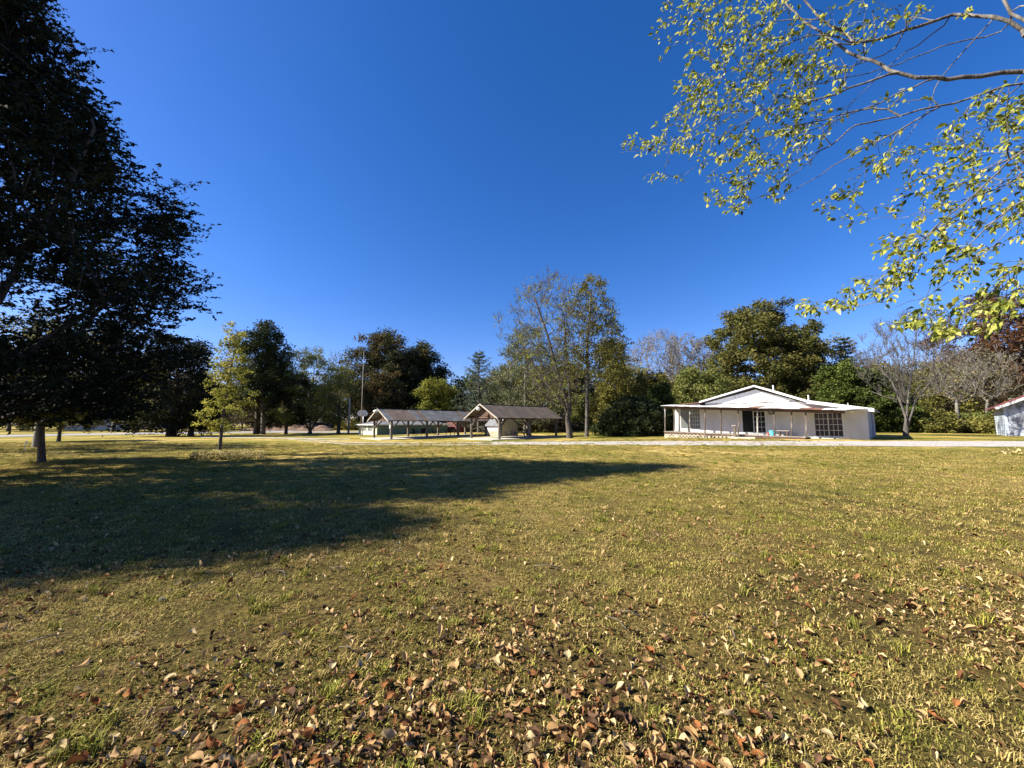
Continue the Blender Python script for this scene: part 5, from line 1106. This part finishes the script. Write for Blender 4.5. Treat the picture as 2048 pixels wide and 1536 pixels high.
def overhang():
    rng = np.random.default_rng(77); base = Vector((9.5, 3.2, hgt(9.5, 3.2)))
    root = thing('overhanging_tree', 'tree outside the frame whose yellow green leafy branches hang over the upper right', 'tree', base)
    def Ln(*pp): return [at(x, y, d) for x, y, d in pp]
    trunk = [Vector((9.5, 3.2, base.z - .1)), Vector((9.45, 3.25, 1.5)), Vector((9.3, 3.3, 2.8)), Vector((9.0, 3.4, 4.0)), Vector((8.6, 3.4, 5.4))]
    A, B_, C_ = trunk[2], trunk[3], trunk[4]
    lines = [(trunk, .24, .16),
      ([C_, at(2120, 75, 3.5)] + Ln((2048, 58, 3.6), (1985, 38, 3.7), (1905, 30, 3.9), (1810, 62, 4.0), (1730, 84, 4.1), (1690, 72, 4.2), (1645, 38, 4.3), (1600, -10, 4.4), (1560, -60, 4.6)), .06, .015),
      ([C_, at(2150, 130, 3.4)] + Ln((2048, 142, 3.6), (1960, 150, 3.7), (1870, 157, 3.8), (1800, 148, 3.9), (1745, 122, 4.1), (1700, 104, 4.2), (1640, 62, 4.4), (1590, 22, 4.6), (1550, -20, 4.8)), .075, .016),
      ([C_, at(2150, 60, 3.3)] + Ln((2048, 40, 3.4), (2010, 0, 3.5), (1960, -60, 3.6)), .05, .02),
      (Ln((1780, 148, 3.9), (1700, 175, 4.0), (1610, 208, 4.2), (1540, 218, 4.3), (1460, 262, 4.5), (1380, 300, 4.7)), .022, .006),
      ([B_, at(2150, 170, 3.4)] + Ln((2048, 165, 3.5), (1975, 185, 3.6), (1880, 212, 3.7), (1800, 232, 3.8), (1715, 250, 3.9), (1680, 275, 4.0), (1640, 303, 4.1), (1560, 330, 4.3), (1480, 362, 4.5)), .045, .008),
      (Ln((1700, 84, 4.15), (1630, 70, 4.3), (1560, 95, 4.4), (1480, 130, 4.6), (1400, 165, 4.8)), .016, .005),
      ([B_] + Ln((2120, 20, 3.7), (2000, 66, 4.3), (1880, 95, 4.5), (1760, 140, 4.6), (1650, 165, 4.7), (1560, 190, 4.9)), .03, .007),
      ([A, at(2200, 250, 3.0)] + Ln((2048, 300, 3.1), (1970, 370, 3.2), (1900, 430, 3.35), (1850, 478, 3.5), (1815, 545, 3.6), (1780, 590, 3.7), (1720, 612, 3.9), (1655, 620, 4.1), (1600, 612, 4.3)), .035, .005),
      ([A, at(2200, 300, 3.2)] + Ln((2048, 345, 3.4), (1960, 400, 3.5), (1890, 445, 3.6), (1830, 500, 3.7), (1790, 525, 3.8)), .025, .005),
      ([A, at(2200, 380, 3.0)] + Ln((2048, 440, 3.1), (1990, 490, 3.2), (1900, 560, 3.4), (1850, 595, 3.5), (1790, 612, 3.6)), .02, .004),
      ([A, at(2200, 480, 3.0)] + Ln((2048, 520, 3.1), (1980, 580, 3.2), (1930, 630, 3.3), (1870, 650, 3.4)), .02, .004),
      ([A, at(2200, 200, 3.6)] + Ln((2048, 235, 3.8), (1950, 262, 3.9), (1860, 300, 4.0), (1770, 320, 4.1), (1700, 345, 4.2)), .022, .004),
      (Ln((1480, 60, 4.8), (1540, 100, 4.7), (1600, 130, 4.6), (1700, 130, 4.4), (1790, 96, 4.2))[::-1], .012, .004),
      (Ln((1645, 38, 4.3), (1570, 40, 4.5), (1500, 60, 4.7), (1430, 80, 4.9)), .014, .004),
      (Ln((1540, 218, 4.3), (1440, 230, 4.5), (1350, 280, 4.8), (1290, 300, 5.0), (1240, 305, 5.2)), .01, .003),
      (Ln((1880, 212, 3.7), (1800, 262, 3.8), (1720, 300, 3.95), (1640, 350, 4.1), (1560, 395, 4.3)), .016, .005),
      (Ln((1800, 232, 3.8), (1740, 215, 3.9), (1650, 240, 4.1), (1560, 262, 4.3), (1470, 300, 4.5), (1400, 330, 4.6)), .016, .005),
      (Ln((1870, 157, 3.8), (1790, 190, 3.9), (1700, 230, 4.05), (1620, 262, 4.2), (1520, 275, 4.4)), .016, .005),
      (Ln((1905, 30, 3.9), (1860, 75, 4.0), (1790, 120, 4.1), (1740, 170, 4.2), (1690, 215, 4.3)), .014, .005),
      (Ln((1985, 38, 3.7), (1930, 100, 3.9), (1880, 160, 4.0), (1850, 230, 4.0), (1800, 290, 4.0)), .013, .004),
      (Ln((2048, 345, 3.4), (1980, 385, 3.4), (1920, 400, 3.5), (1850, 420, 3.6), (1790, 440, 3.8)), .014, .004),
      (Ln((2048, 300, 3.1), (1990, 330, 3.2), (1920, 345, 3.4), (1840, 375, 3.6)), .014, .004),
      (Ln((2048, 400, 3.1), (1990, 440, 3.2), (1930, 500, 3.3), (1880, 540, 3.4), (1850, 590, 3.5)), .014, .004),
      (Ln((1730, 84, 4.1), (1650, 95, 4.2), (1570, 130, 4.4), (1500, 170, 4.6), (1420, 215, 4.8)), .014, .005),
      (Ln((1640, 303, 4.1), (1560, 370, 4.4), (1500, 400, 4.6), (1440, 412, 4.7)), .01, .003)]
    P = []; par = []; rad = []
    for li, (L, r0, r1) in enumerate(lines):
        # smooth resample with a little natural wobble
        pts = []
        for i in range(len(L) - 1):
            a, b = L[i], L[i + 1]; a0 = L[max(i - 1, 0)]; b1 = L[min(i + 2, len(L) - 1)]; k = max(2, int((b - a).length / .12))
            for j in range(k):
                q = j / k; pts.append(.5 * ((2 * a) + (b - a0) * q + (2 * a0 - 5 * a + 4 * b - b1) * q * q + (3 * a - a0 - 3 * b + b1) * q ** 3))
        pts.append(L[-1])
        prev = -1
        if li:
            PP = np.array(P); prev = int(np.argmin(((PP - np.array(pts[0])) ** 2).sum(1)))
        for i, p in enumerate(pts):
            q = i / (len(pts) - 1); p = p + Vector(rng.normal(0, .008, 3)); P.append(tuple(p)); par.append(prev); rad.append((r0 + (r1 - r0) * q ** .8) * (1 if li == 0 else .56)); prev = len(P) - 1
    nmain = len(P)
    blobs = [(1400,20,80,50,1.2),(1480,50,110,70,1.8),(1450,150,90,70,2.2),(1560,60,100,70,1.5),(1540,170,90,60,1.6),(1390,190,50,40,1),(1420,260,110,60,1.6),(1300,290,60,26,.9),(1330,350,40,12,.2),(1480,330,80,45,1.1),
      (1460,395,45,28,.7),(1560,290,90,45,1.3),(1610,225,80,45,.9),(1640,130,70,60,1.0),(1700,50,100,45,.8),(1820,20,120,25,.5),(1545,370,40,28,.5),(1700,375,35,20,.3),(1700,430,40,18,.35),(1650,410,22,20,.2),(1770,310,80,45,.9),
      (1900,320,100,50,1.3),(1960,260,80,45,.9),(1850,395,80,35,.8),(1985,400,70,55,.8),(1860,470,80,40,.6),(1770,490,40,25,.4),(2020,490,50,50,.5),(1830,540,60,35,.8),(1730,575,60,22,.5),(1630,612,60,14,.45),(1965,550,75,30,.6),
      (1860,605,90,25,.6),(1985,625,60,28,.6),(1820,640,50,14,.4),(1930,660,70,14,.7),(2010,215,50,40,.7),(1800,195,60,25,.25),(1550,450,1,1,.0),(1330,60,22,50,.3),(1920,470,60,40,.7),(1690,600,50,20,.3),(2030,600,40,60,.35),(2080,350,60,200,1.5)]
    wts = np.array([b[4] for b in blobs]); K = 1350; bi = rng.choice(len(blobs), K, p=wts / wts.sum()); T_ = []
    for i in bi:
        cx, cy, rx, ry, _ = blobs[i]; a = rng.uniform(0, 6.28); q = math.sqrt(rng.uniform(0, 1)); px = cx + rx * q * math.cos(a); py = cy + ry * q * math.sin(a)
        PX = 1500 if px < 1700 else px; d = np.interp(px, [1230, 1450, 1700, 1900, 2100], [5.0, 4.6, 4.2, 3.7, 3.4]) - (.35 if py > 480 else 0) + rng.normal(0, .22); T_.append(at(px, py, d))
    T_ = np.array(T_); cap = nmain + K * 8; PA_ = np.zeros((cap, 3)); PA_[:nmain] = P; n = nmain; LLn = np.zeros(cap); ok0 = 20
    org = np.array(C_); order = np.argsort(((T_ - org) ** 2).sum(1)); ends = []
    for ti in order:
        t = T_[ti]; dd = np.sqrt(((PA_[:n] - t) ** 2).sum(1)); back = ((PA_[:n] - t) * np.array([-1, 0, .35])).sum(1)   # prefer joining from the trunk side
        cost = dd + .25 * LLn[:n] + np.maximum(0, back) * .8; cost[:30] += 50; k = int(np.argmin(cost)); m = max(2, min(7, int(dd[k] / .09))); a = PA_[k].copy(); prev = k; bow = rng.normal(0, .06, 3) * dd[k]
        for j in range(1, m + 1):
            q = j / m; p = a + (t - a) * q + bow * 4 * q * (1 - q) + rng.normal(0, .006, 3); PA_[n] = p; par.append(prev); rad.append(max(.0018, min(rad[prev] * .93, .0075 - .004 * q))); LLn[n] = LLn[prev] + dd[k] / m; prev = n; n += 1
        ends.append((prev, k))
    PA_ = PA_[:n]; par = np.array(par); rad = np.array(rad)
    # separate objects: trunk, each big limb, twigs
    Vn = wood_mesh('branches', PA_, par, rad, M['bark_hang'], root, 7, tuple(base))
    # leaves hang in small alternate groups from the twigs
    pos = []; dirs = []
    for e, k in ends:
        c = PA_[e]; dv = PA_[e] - PA_[par[e]]; dv /= max(1e-6, np.linalg.norm(dv)); nl = rng.integers(3, 8); j = e
        for q in range(nl):
            p = PA_[j] + rng.normal(0, .012, 3); s = rng.normal(0, .5, 3) + dv * .5 + np.array([-.45, -.1, -.55]); s /= np.linalg.norm(s); pos.append(p + s * .02); dirs.append(s)
            if rng.uniform() < .55 and par[j] >= nmain: j = par[j]
    pos = np.array(pos); dirs = np.array(dirs); nL = len(pos); size = rng.uniform(.034, .080, nL)
    cam_d = np.sqrt(((pos - np.array([0, 0, EYE])) ** 2).sum(1)); vis = (pos[:, 0] / pos[:, 1] < 1.36); score = np.where(vis, size / cam_d, 0); big = np.argsort(-score)[:300]; bigset = np.zeros(nL, bool); bigset[big] = True
    meshes = [leaf_mesh('leaf', 1.0, w_, cu, fo, .2, seed=i, wavy=.02, mat=M['lf_hang_obj']) for i, (w_, cu, fo) in enumerate(((.5, .25, .3), (.55, .1, .15), (.45, .4, .4), (.5, .15, .5), (.6, .3, .1)))]
    from mathutils import Matrix
    def frame(d, roll):
        y = Vector(d); ref = Vector((0, 0, 1)) if abs(y.z) < .95 else Vector((1, 0, 0)); x = y.cross(ref).normalized(); z = x.cross(y); c, s = math.cos(roll), math.sin(roll); x2 = x * c + z * s; z2 = z * c - x * s
        return Matrix((x2, y, z2)).transposed()
    rolls = rng.normal(0, .9, nL)
    for i in big:
        me = meshes[int(rng.integers(0, 5))]; o = bpy.data.objects.new('leaf', me); link(o, root); R = frame(dirs[i], rolls[i]).to_4x4(); R.translation = Vector(pos[i]) - base; o.matrix_local = R @ Matrix.Scale(float(size[i]), 4)
    tmpl = []
    for me in meshes:
        v = np.array([x.co[:] for x in me.vertices]); tr = []
        for p in me.polygons:
            vs = list(p.vertices)
            for a in range(1, len(vs) - 1): tr.append((vs[0], vs[a], vs[a + 1]))
        tmpl.append((v, np.array(tr)))
    VV = []; FF = []; TT = []; cnt = 0
    for i in np.where(~bigset)[0]:
        v, f = tmpl[int(rng.integers(0, 5))]; Rm = np.array(frame(dirs[i], rolls[i])); VV.append((v * size[i]) @ Rm.T + pos[i] - np.array(base)); FF.append(f + cnt); cnt += len(v); TT.append(np.full(len(f), rng.uniform(0, 1)))
    o = mesh_np('foliage', np.concatenate(VV), np.concatenate(FF), 3, M['lf_hang'], root, smooth=True, tone=np.concatenate(TT)); tag(o, kind='stuff')
M['bark_hang'] = barkmat('lichened_bark', (.04, .034, .03), (.24, .22, .19), 16)
overhang()

# ------------------------------------------------------------------ fallen leaves
LC = {'tan': [(.46, .30, .14), (.34, .20, .085)], 'rust': [(.31, .13, .045), (.20, .08, .03)], 'pale': [(.52, .41, .23), (.40, .29, .15)], 'brown': [(.09, .05, .03), (.15, .085, .05)]}
def fallen_mat(name, cols):
    m, nt, b = newmat(name); oi = N(nt, 'ShaderNodeObjectInfo'); tc = N(nt, 'ShaderNodeTexCoord'); n = noise(nt, 3, tc.outputs['Object'], 4, .6)
    r = ramp(nt, [(0, cols[1]), (1, cols[0])], oi.outputs['Random']); r2 = ramp(nt, [(.3, (.65,) * 3), (.7, (1.1,) * 3)], n.outputs[0]); c = mixc(nt, 1, r.outputs[0], r2.outputs[0], 'MULTIPLY')
    nt.links.new(c, b.inputs['Base Color']); b.inputs['Roughness'].default_value = .85; b.inputs['Specular IOR Level'].default_value = .08; tr = N(nt, 'ShaderNodeBsdfTranslucent'); nt.links.new(c, tr.inputs[0]); mx = N(nt, 'ShaderNodeMixShader'); mx.inputs[0].default_value = .18
    nt.links.new(b.outputs[0], mx.inputs[1]); nt.links.new(tr.outputs[0], mx.inputs[2]); nt.links.new(mx.outputs[0], nt.nodes['Material Output'].inputs[0]); return m
for k, c in LC.items(): M['fl_' + k] = fallen_mat('fallen_leaf_' + k, c)
M['fl_many'] = leafmat('fallen_leaves_mixed', [(.06, .034, .02), (.20, .085, .034), (.34, .21, .095), (.44, .31, .15), (.54, .42, .22)], .15)
def patchy(x, y):
    return .5 + .25 * math.sin(x * 1.3 + y * .7) + .2 * math.sin(x * .6 - y * 2.1 + 1) + .2 * math.sin(x * 3.1 + 2) * math.sin(y * 2.7)
def curled_leaf(name, W, curl, cup, twist, seed, mat):
    "a dry leaf: ovate, cupped across, rolled along, with a wavy torn edge and a stalk"
    rnd = random.Random(seed); prof = [.30, .80, 1.0, .86, .50, .10]; V = []; F = []; n = len(prof)
    for i, pw in enumerate(prof):
        q = i / (n - 1); y = q; z = -curl * (q - .45) ** 2 * 1.6; a = twist * (q - .5); jl, jr = rnd.uniform(.80, 1.12), rnd.uniform(.80, 1.12)
        for k, u in enumerate((-1, -.5, 0, .5, 1)):
            x = u * pw * W * .5 * (jl if u < 0 else jr); h = cup * W * u * u * .5 + (rnd.uniform(-.05, .05) if abs(u) == 1 else 0) - .02 * (u == 0); V.append((x * math.cos(a) - h * math.sin(a), y + rnd.uniform(-.02, .02), z + h * math.cos(a) + x * math.sin(a)))
    for i in range(n - 1):
        for k in range(4): a = i * 5 + k; F.append((a, a + 1, a + 6, a + 5))
    b = len(V); V += [(-.012, .01, V[2][2]), (.012, .01, V[2][2]), (.03, -.22, V[2][2] + .05)]; F.append((b, b + 1, b + 2))
    me = bpy.data.meshes.new(name); me.from_pydata(V, [], F); me.update(); me.polygons.foreach_set('use_smooth', [True] * len(me.polygons)); me.materials.append(mat); return me
def fallen():
    rng = np.random.default_rng(404); rnd = random.Random(404)
    from mathutils import Matrix, Euler
    shapes = [(.6, .6, .9), (.65, -.5, .8), (.5, .9, 1.2), (.75, .35, .5), (.5, .5, 1.5), (.66, -.8, .7)]; meshes = {}
    for k in LC:
        meshes[k] = [curled_leaf('fallen_leaf', *sp, i * 7 + len(k), M['fl_' + k]) for i, sp in enumerate(((.62, .5, .35, .3), (.7, -.5, -.5, -.4), (.55, .9, .9, .6), (.78, .35, .25, .8), (.6, 1.1, .6, -.9), (.66, -.3, 1.2, .2), (.5, .6, 1.6, .4), (.8, .6, -.3, -.7)))]
    small = [leaf_mesh('small_leaf', 1.0, w_, cu, fo, .22, seed=i * 7, wavy=.055) for i, (w_, cu, fo) in enumerate(shapes)]
    pts = []
    while len(pts) < 10500:
        Y = 1.75 + 16 * rnd.random() ** 1.9; u = rnd.uniform(-1.42, 1.42); x = u * Y; pr = patchy(x, Y) * 1.1; pr *= np.interp(Y, [1.7, 3, 5, 9, 17], [1, .95, .6, .34, .14]) * 1.0
        if rnd.random() < max(.06, pr): pts.append((x, Y))
    kinds = []; 
    for x, y in pts: kinds.append(rnd.choices(['tan', 'rust', 'pale', 'brown'], [.44, .19, .15, .22])[0])
    size = np.clip(rng.lognormal(math.log(.031), .42, len(pts)), .018, .070); P = np.array(pts); d = np.hypot(P[:, 0], P[:, 1]); vis = (np.abs(P[:, 0] / P[:, 1]) < 1.36) & (P[:, 1] > 1.95)
    big = np.argsort(-np.where(vis, size / P[:, 1], 0))[:300]; bs = np.zeros(len(pts), bool); bs[big] = True
    zz = hgt_np(P[:, 0], P[:, 1])
    adj = {'tan': 'curled tan', 'rust': 'rust red brown', 'pale': 'pale straw coloured', 'brown': 'dark brown'}
    mats = []
    for i in range(len(pts)):
        e = Euler((rnd.gauss(0, .22) + .04, rnd.gauss(0, .24), rnd.uniform(0, 6.28))); mats.append(e)
    for i in big:
        k = kinds[i]; me = rnd.choice(meshes[k]); o = bpy.data.objects.new('fallen_leaf', me); link(o); o.location = (P[i, 0], P[i, 1], zz[i] + .014 + size[i] * .16); o.rotation_euler = mats[i]; o.scale = (size[i] * 1.05,) * 3
        u = P[i, 0] / P[i, 1]; sides = ['at the far left', 'at the left', 'left of the middle', 'just left of middle', 'just right of middle', 'right of the middle', 'at the right', 'at the far right']; side = sides[int(np.clip((u + 1.34) / 2.68 * 8, 0, 7))]; sz_ = 'big' if size[i] > .068 else ('middling' if size[i] > .05 else 'small')
        dist = 'along the bottom edge' if P[i, 1] < 2.2 else ('in the second row' if P[i, 1] < 2.6 else ('a step further back' if P[i, 1] < 3.3 else 'several steps away'))
        tag(o, f'{sz_} {adj[k]} fallen leaf {side}, {dist}', 'leaf', f'{sz_} {adj[k]} fallen leaves {side}, {dist}')
    tm = []
    for me in small:
        v = np.array([x.co[:] for x in me.vertices]); tr = []
        for p in me.polygons:
            vs = list(p.vertices)
            for a in range(1, len(vs) - 1): tr.append((vs[0], vs[a], vs[a + 1]))
        tm.append((v, np.array(tr)))
    tone = {'brown': .05, 'rust': .27, 'tan': .6, 'pale': .95}; VV = []; FF = []; TT = []; cnt = 0
    for i in np.where(~bs)[0]:
        v, f = tm[rnd.randrange(6)]; Rm = np.array(mats[i].to_matrix()); VV.append((v * size[i]) @ Rm.T + np.array([P[i, 0], P[i, 1], zz[i] + .010 + size[i] * .14])); FF.append(f + cnt); cnt += len(v); TT.append(np.full(len(f), np.clip(tone[kinds[i]] + rnd.uniform(-.1, .1), 0, 1)))
    o = mesh_np('fallen_leaves', np.concatenate(VV), np.concatenate(FF), 3, M['fl_many'], None, smooth=True, tone=np.concatenate(TT)); tag(o, 'smaller dry leaves scattered through the grass', 'leaves', None, 'stuff')
    # crumbs of leaf litter between the blades
    n = 44000; yy = 1.6 + 8.5 * rng.uniform(0, 1, n) ** 1.6; xx = rng.uniform(-1.42, 1.42, n) * yy; kp = rng.uniform(0, 1, n) < np.clip(.5 + .5 * np.sin(xx * 1.3 + yy * .7) + .3 * np.sin(xx * 3.1 + 2) * np.sin(yy * 2.7), .15, 1); xx, yy = xx[kp], yy[kp]; n = len(xx)
    o = leaf_cloud('leaf_litter', np.stack([xx, yy, hgt_np(xx, yy) + rng.uniform(.003, .02, n)], 1), .019, M['fl_many'], None, np.clip(rng.uniform(-.25, .62, n), 0, 1), .5, 1.6, rng=rng, tri=True); tag(o, 'crumbled brown leaf litter between the grass blades', 'leaf litter', None, 'stuff')
    # a few dry sticks
    for q in range(14):
        Y = rnd.uniform(2.2, 5); x = rnd.uniform(-1.2, 1.25) * Y; a = rnd.uniform(0, 3.1); l = rnd.uniform(.12, .3); z = hgt(x, Y); mb = MB().tube([(0, 0, .03), (l * .5 * math.cos(a), l * .5 * math.sin(a), .045), (l * math.cos(a + .2), l * math.sin(a + .2), .03)], [.005, .004, .002], 5)
        o = mb.build('stick', M['wood_post'], None, True); o.location = (x, Y, z); tag(o, 'short dry grey stick lying among the fallen leaves', 'stick', 'dry sticks among the fallen leaves')
fallen()

# ------------------------------------------------------------------ grass
def grass_mat():
    m, nt, b = newmat('grass_blades'); a = N(nt, 'ShaderNodeAttribute', attribute_name='tone'); g = N(nt, 'ShaderNodeNewGeometry'); P = g.outputs['Position']
    oi = N(nt, 'ShaderNodeObjectInfo')
    n1 = noise(nt, .24, P, 4, .65, .4); n2 = noise(nt, 2.2, P, 3, .6)
    ad = N(nt, 'ShaderNodeMath', operation='ADD'); nt.links.new(n1.outputs[0], ad.inputs[0]); nt.links.new(n2.outputs[0], ad.inputs[1])
    f = ramp(nt, [(.42, (0,) * 3), (.58, (1,) * 3)]); hv = N(nt, 'ShaderNodeMath', operation='MULTIPLY'); nt.links.new(ad.outputs[0], hv.inputs[0]); hv.inputs[1].default_value = .5; nt.links.new(hv.outputs[0], f.inputs[0])
    ga = ramp(nt, [(0, (.025, .032, .010)), (.5, (.13, .15, .03)), (1, (.33, .32, .08))], a.outputs['Fac'])
    dr = ramp(nt, [(0, (.06, .04, .02)), (.5, (.31, .24, .10)), (1, (.60, .50, .26))], a.outputs['Fac'])
    dy = N(nt, 'ShaderNodeAttribute', attribute_name='dry'); fm = N(nt, 'ShaderNodeMath', operation='MULTIPLY_ADD'); fm.use_clamp = True
    nt.links.new(f.outputs[0], fm.inputs[0]); fm.inputs[1].default_value = .65; nt.links.new(dy.outputs['Fac'], fm.inputs[2])
    c = mixc(nt, fm.outputs[0], ga.outputs[0], dr.outputs[0])
    rr = ramp(nt, [(0, (.75, .78, .7)), (1, (1.2, 1.15, 1.1))], oi.outputs['Random']); c = mixc(nt, 1, c, rr.outputs[0], 'MULTIPLY'); c = mixc(nt, 1, c, (1.14, 1.08, .90), 'MULTIPLY')
    nt.links.new(c, b.inputs['Base Color']); b.inputs['Roughness'].default_value = .8; b.inputs['Specular IOR Level'].default_value = .08
    tr = N(nt, 'ShaderNodeBsdfTranslucent'); nt.links.new(c, tr.inputs[0]); mx = N(nt, 'ShaderNodeMixShader'); mx.inputs[0].default_value = .18
    nt.links.new(b.outputs[0], mx.inputs[1]); nt.links.new(tr.outputs[0], mx.inputs[2]); nt.links.new(mx.outputs[0], nt.nodes['Material Output'].inputs[0]); return m
M['grass'] = grass_mat()
def tuft(seed, nb, R, hmin, hmax, lean, wid, dry=0.0, flat=0.0):
    rng = np.random.default_rng(seed); V = []; F = []; T_ = []
    for i in range(nb):
        a = rng.uniform(0, 6.28); r = R * math.sqrt(rng.uniform(0, 1)); x, y = r * math.cos(a), r * math.sin(a); h = rng.uniform(hmin, hmax); d = rng.uniform(0, 6.28); l = h * rng.uniform(.1, lean); zt_ = h * (1 - flat * rng.uniform(.6, 1)); w_ = wid * rng.uniform(.6, 1.3)
        px, py = -math.sin(d) * w_, math.cos(d) * w_; dx, dy = math.cos(d) * l, math.sin(d) * l; n = len(V)
        V += [(x - px, y - py, -.005), (x + px, y + py, -.005), (x + dx * .4 + px * .8, y + dy * .4 + py * .8, zt_ * .6 + .003), (x + dx * .4 - px * .8, y + dy * .4 - py * .8, zt_ * .6 + .003), (x + dx, y + dy, zt_ * rng.uniform(.75, 1))]
        F += [(n, n + 1, n + 2), (n, n + 2, n + 3), (n + 3, n + 2, n + 4)]; t = rng.uniform(0, 1); T_ += [t, t, t]
    me = bpy.data.meshes.new('grass_tuft'); me.from_pydata(V, [], F); at_ = me.attributes.new('tone', 'FLOAT', 'FACE'); at_.data.foreach_set('value', np.array(T_, np.float32)); a2 = me.attributes.new('dry', 'FLOAT', 'FACE'); a2.data.foreach_set('value', np.clip(dry + np.repeat(rng.uniform(-.25, .25, nb), 3), -.3, 1).astype(np.float32)); me.materials.append(M['grass']); me.update()
    return bpy.data.objects.new('grass_tuft', me)
def grass():
    rng = np.random.default_rng(88)
    tufts = [tuft(1, 64, .09, .008, .026, 1.5, .0017), tuft(2, 60, .09, .010, .032, 1.7, .0019, .15), tuft(3, 46, .10, .02, .045, 2.0, .0022, .55, .8), tuft(4, 34, .035, .04, .085, 1.0, .0026, -.3), tuft(5, 40, .05, .035, .08, 1.3, .0022, .8, .3), tuft(6, 26, .05, .02, .045, 1.6, .0042, -.25, .35)]
    # tuft density falls with distance, tuft size grows
    N_ = 64000; Y = 1.2 + (34 - 1.2) * rng.uniform(0, 1, N_) ** 1.25; X = rng.uniform(-1.45, 1.45, N_) * (Y + .3); keep = (X < 20) | (Y < 19)
    bare = .5 + .3 * np.sin(X * 1.9 + 1.3 * np.sin(Y * 1.1)) * np.sin(Y * 1.6 + X * .4) + .25 * np.sin(X * 5.1 + Y * 3.3); keep &= (rng.uniform(0, 1, N_) < np.clip(.15 + bare, .15, 1) * np.interp(Y, [1, 3, 5, 9], [.30, .42, .7, 1])); X, Y = X[keep], Y[keep]
    Z = hgt_np(X, Y); n = len(X); me = bpy.data.meshes.new('grass'); me.vertices.add(n); me.vertices.foreach_set('co', np.stack([X, Y, Z], 1).astype(np.float32).ravel())
    typ = rng.choice(6, n, p=[.30, .27, .33, .03, .03, .04]).astype(np.int32); sc_ = np.interp(Y, [1, 6, 15, 34], [1.0, 1.35, 2.0, 3.2]) * rng.uniform(.75, 1.3, n); sz = np.interp(Y, [1, 6, 15, 34], [1, 1.05, 1.15, 1.3]) * rng.uniform(.75, 1.25, n)
    a = me.attributes.new('typ', 'INT', 'POINT'); a.data.foreach_set('value', typ)
    a = me.attributes.new('scl', 'FLOAT_VECTOR', 'POINT'); a.data.foreach_set('vector', np.stack([sc_, sc_, sz], 1).astype(np.float32).ravel())
    a = me.attributes.new('rot', 'FLOAT_VECTOR', 'POINT'); a.data.foreach_set('vector', np.stack([rng.normal(0, .08, n), rng.normal(0, .08, n), rng.uniform(0, 6.28, n)], 1).astype(np.float32).ravel())
    o = link(bpy.data.objects.new('grass', me)); tag(o, 'short patchy green and straw coloured lawn grass', 'grass', None, 'stuff'); me.materials.append(M['grass'])
    ng = bpy.data.node_groups.new('grass_scatter', 'GeometryNodeTree'); ng.interface.new_socket('Geometry', in_out='INPUT', socket_type='NodeSocketGeometry'); ng.interface.new_socket('Geometry', in_out='OUTPUT', socket_type='NodeSocketGeometry')
    gi = ng.nodes.new('NodeGroupInput'); go = ng.nodes.new('NodeGroupOutput'); jn = ng.nodes.new('GeometryNodeGeometryToInstance'); iop = ng.nodes.new('GeometryNodeInstanceOnPoints')
    for t in tufts[::-1]:
        oi = ng.nodes.new('GeometryNodeObjectInfo'); oi.inputs['Object'].default_value = t; oi.inputs['As Instance'].default_value = False; ng.links.new(oi.outputs['Geometry'], jn.inputs[0])
    def attr(nm, ty): k = ng.nodes.new('GeometryNodeInputNamedAttribute'); k.data_type = ty; k.inputs['Name'].default_value = nm; return k.outputs['Attribute']
    ng.links.new(gi.outputs[0], iop.inputs['Points']); ng.links.new(jn.outputs[0], iop.inputs['Instance']); iop.inputs['Pick Instance'].default_value = True
    ng.links.new(attr('typ', 'INT'), iop.inputs['Instance Index']); ng.links.new(attr('scl', 'FLOAT_VECTOR'), iop.inputs['Scale'])
    er = ng.nodes.new('FunctionNodeEulerToRotation'); ng.links.new(attr('rot', 'FLOAT_VECTOR'), er.inputs[0]); ng.links.new(er.outputs[0], iop.inputs['Rotation'])
    ng.links.new(iop.outputs[0], go.inputs[0]); md = o.modifiers.new('scatter', 'NODES'); md.node_group = ng
grass()
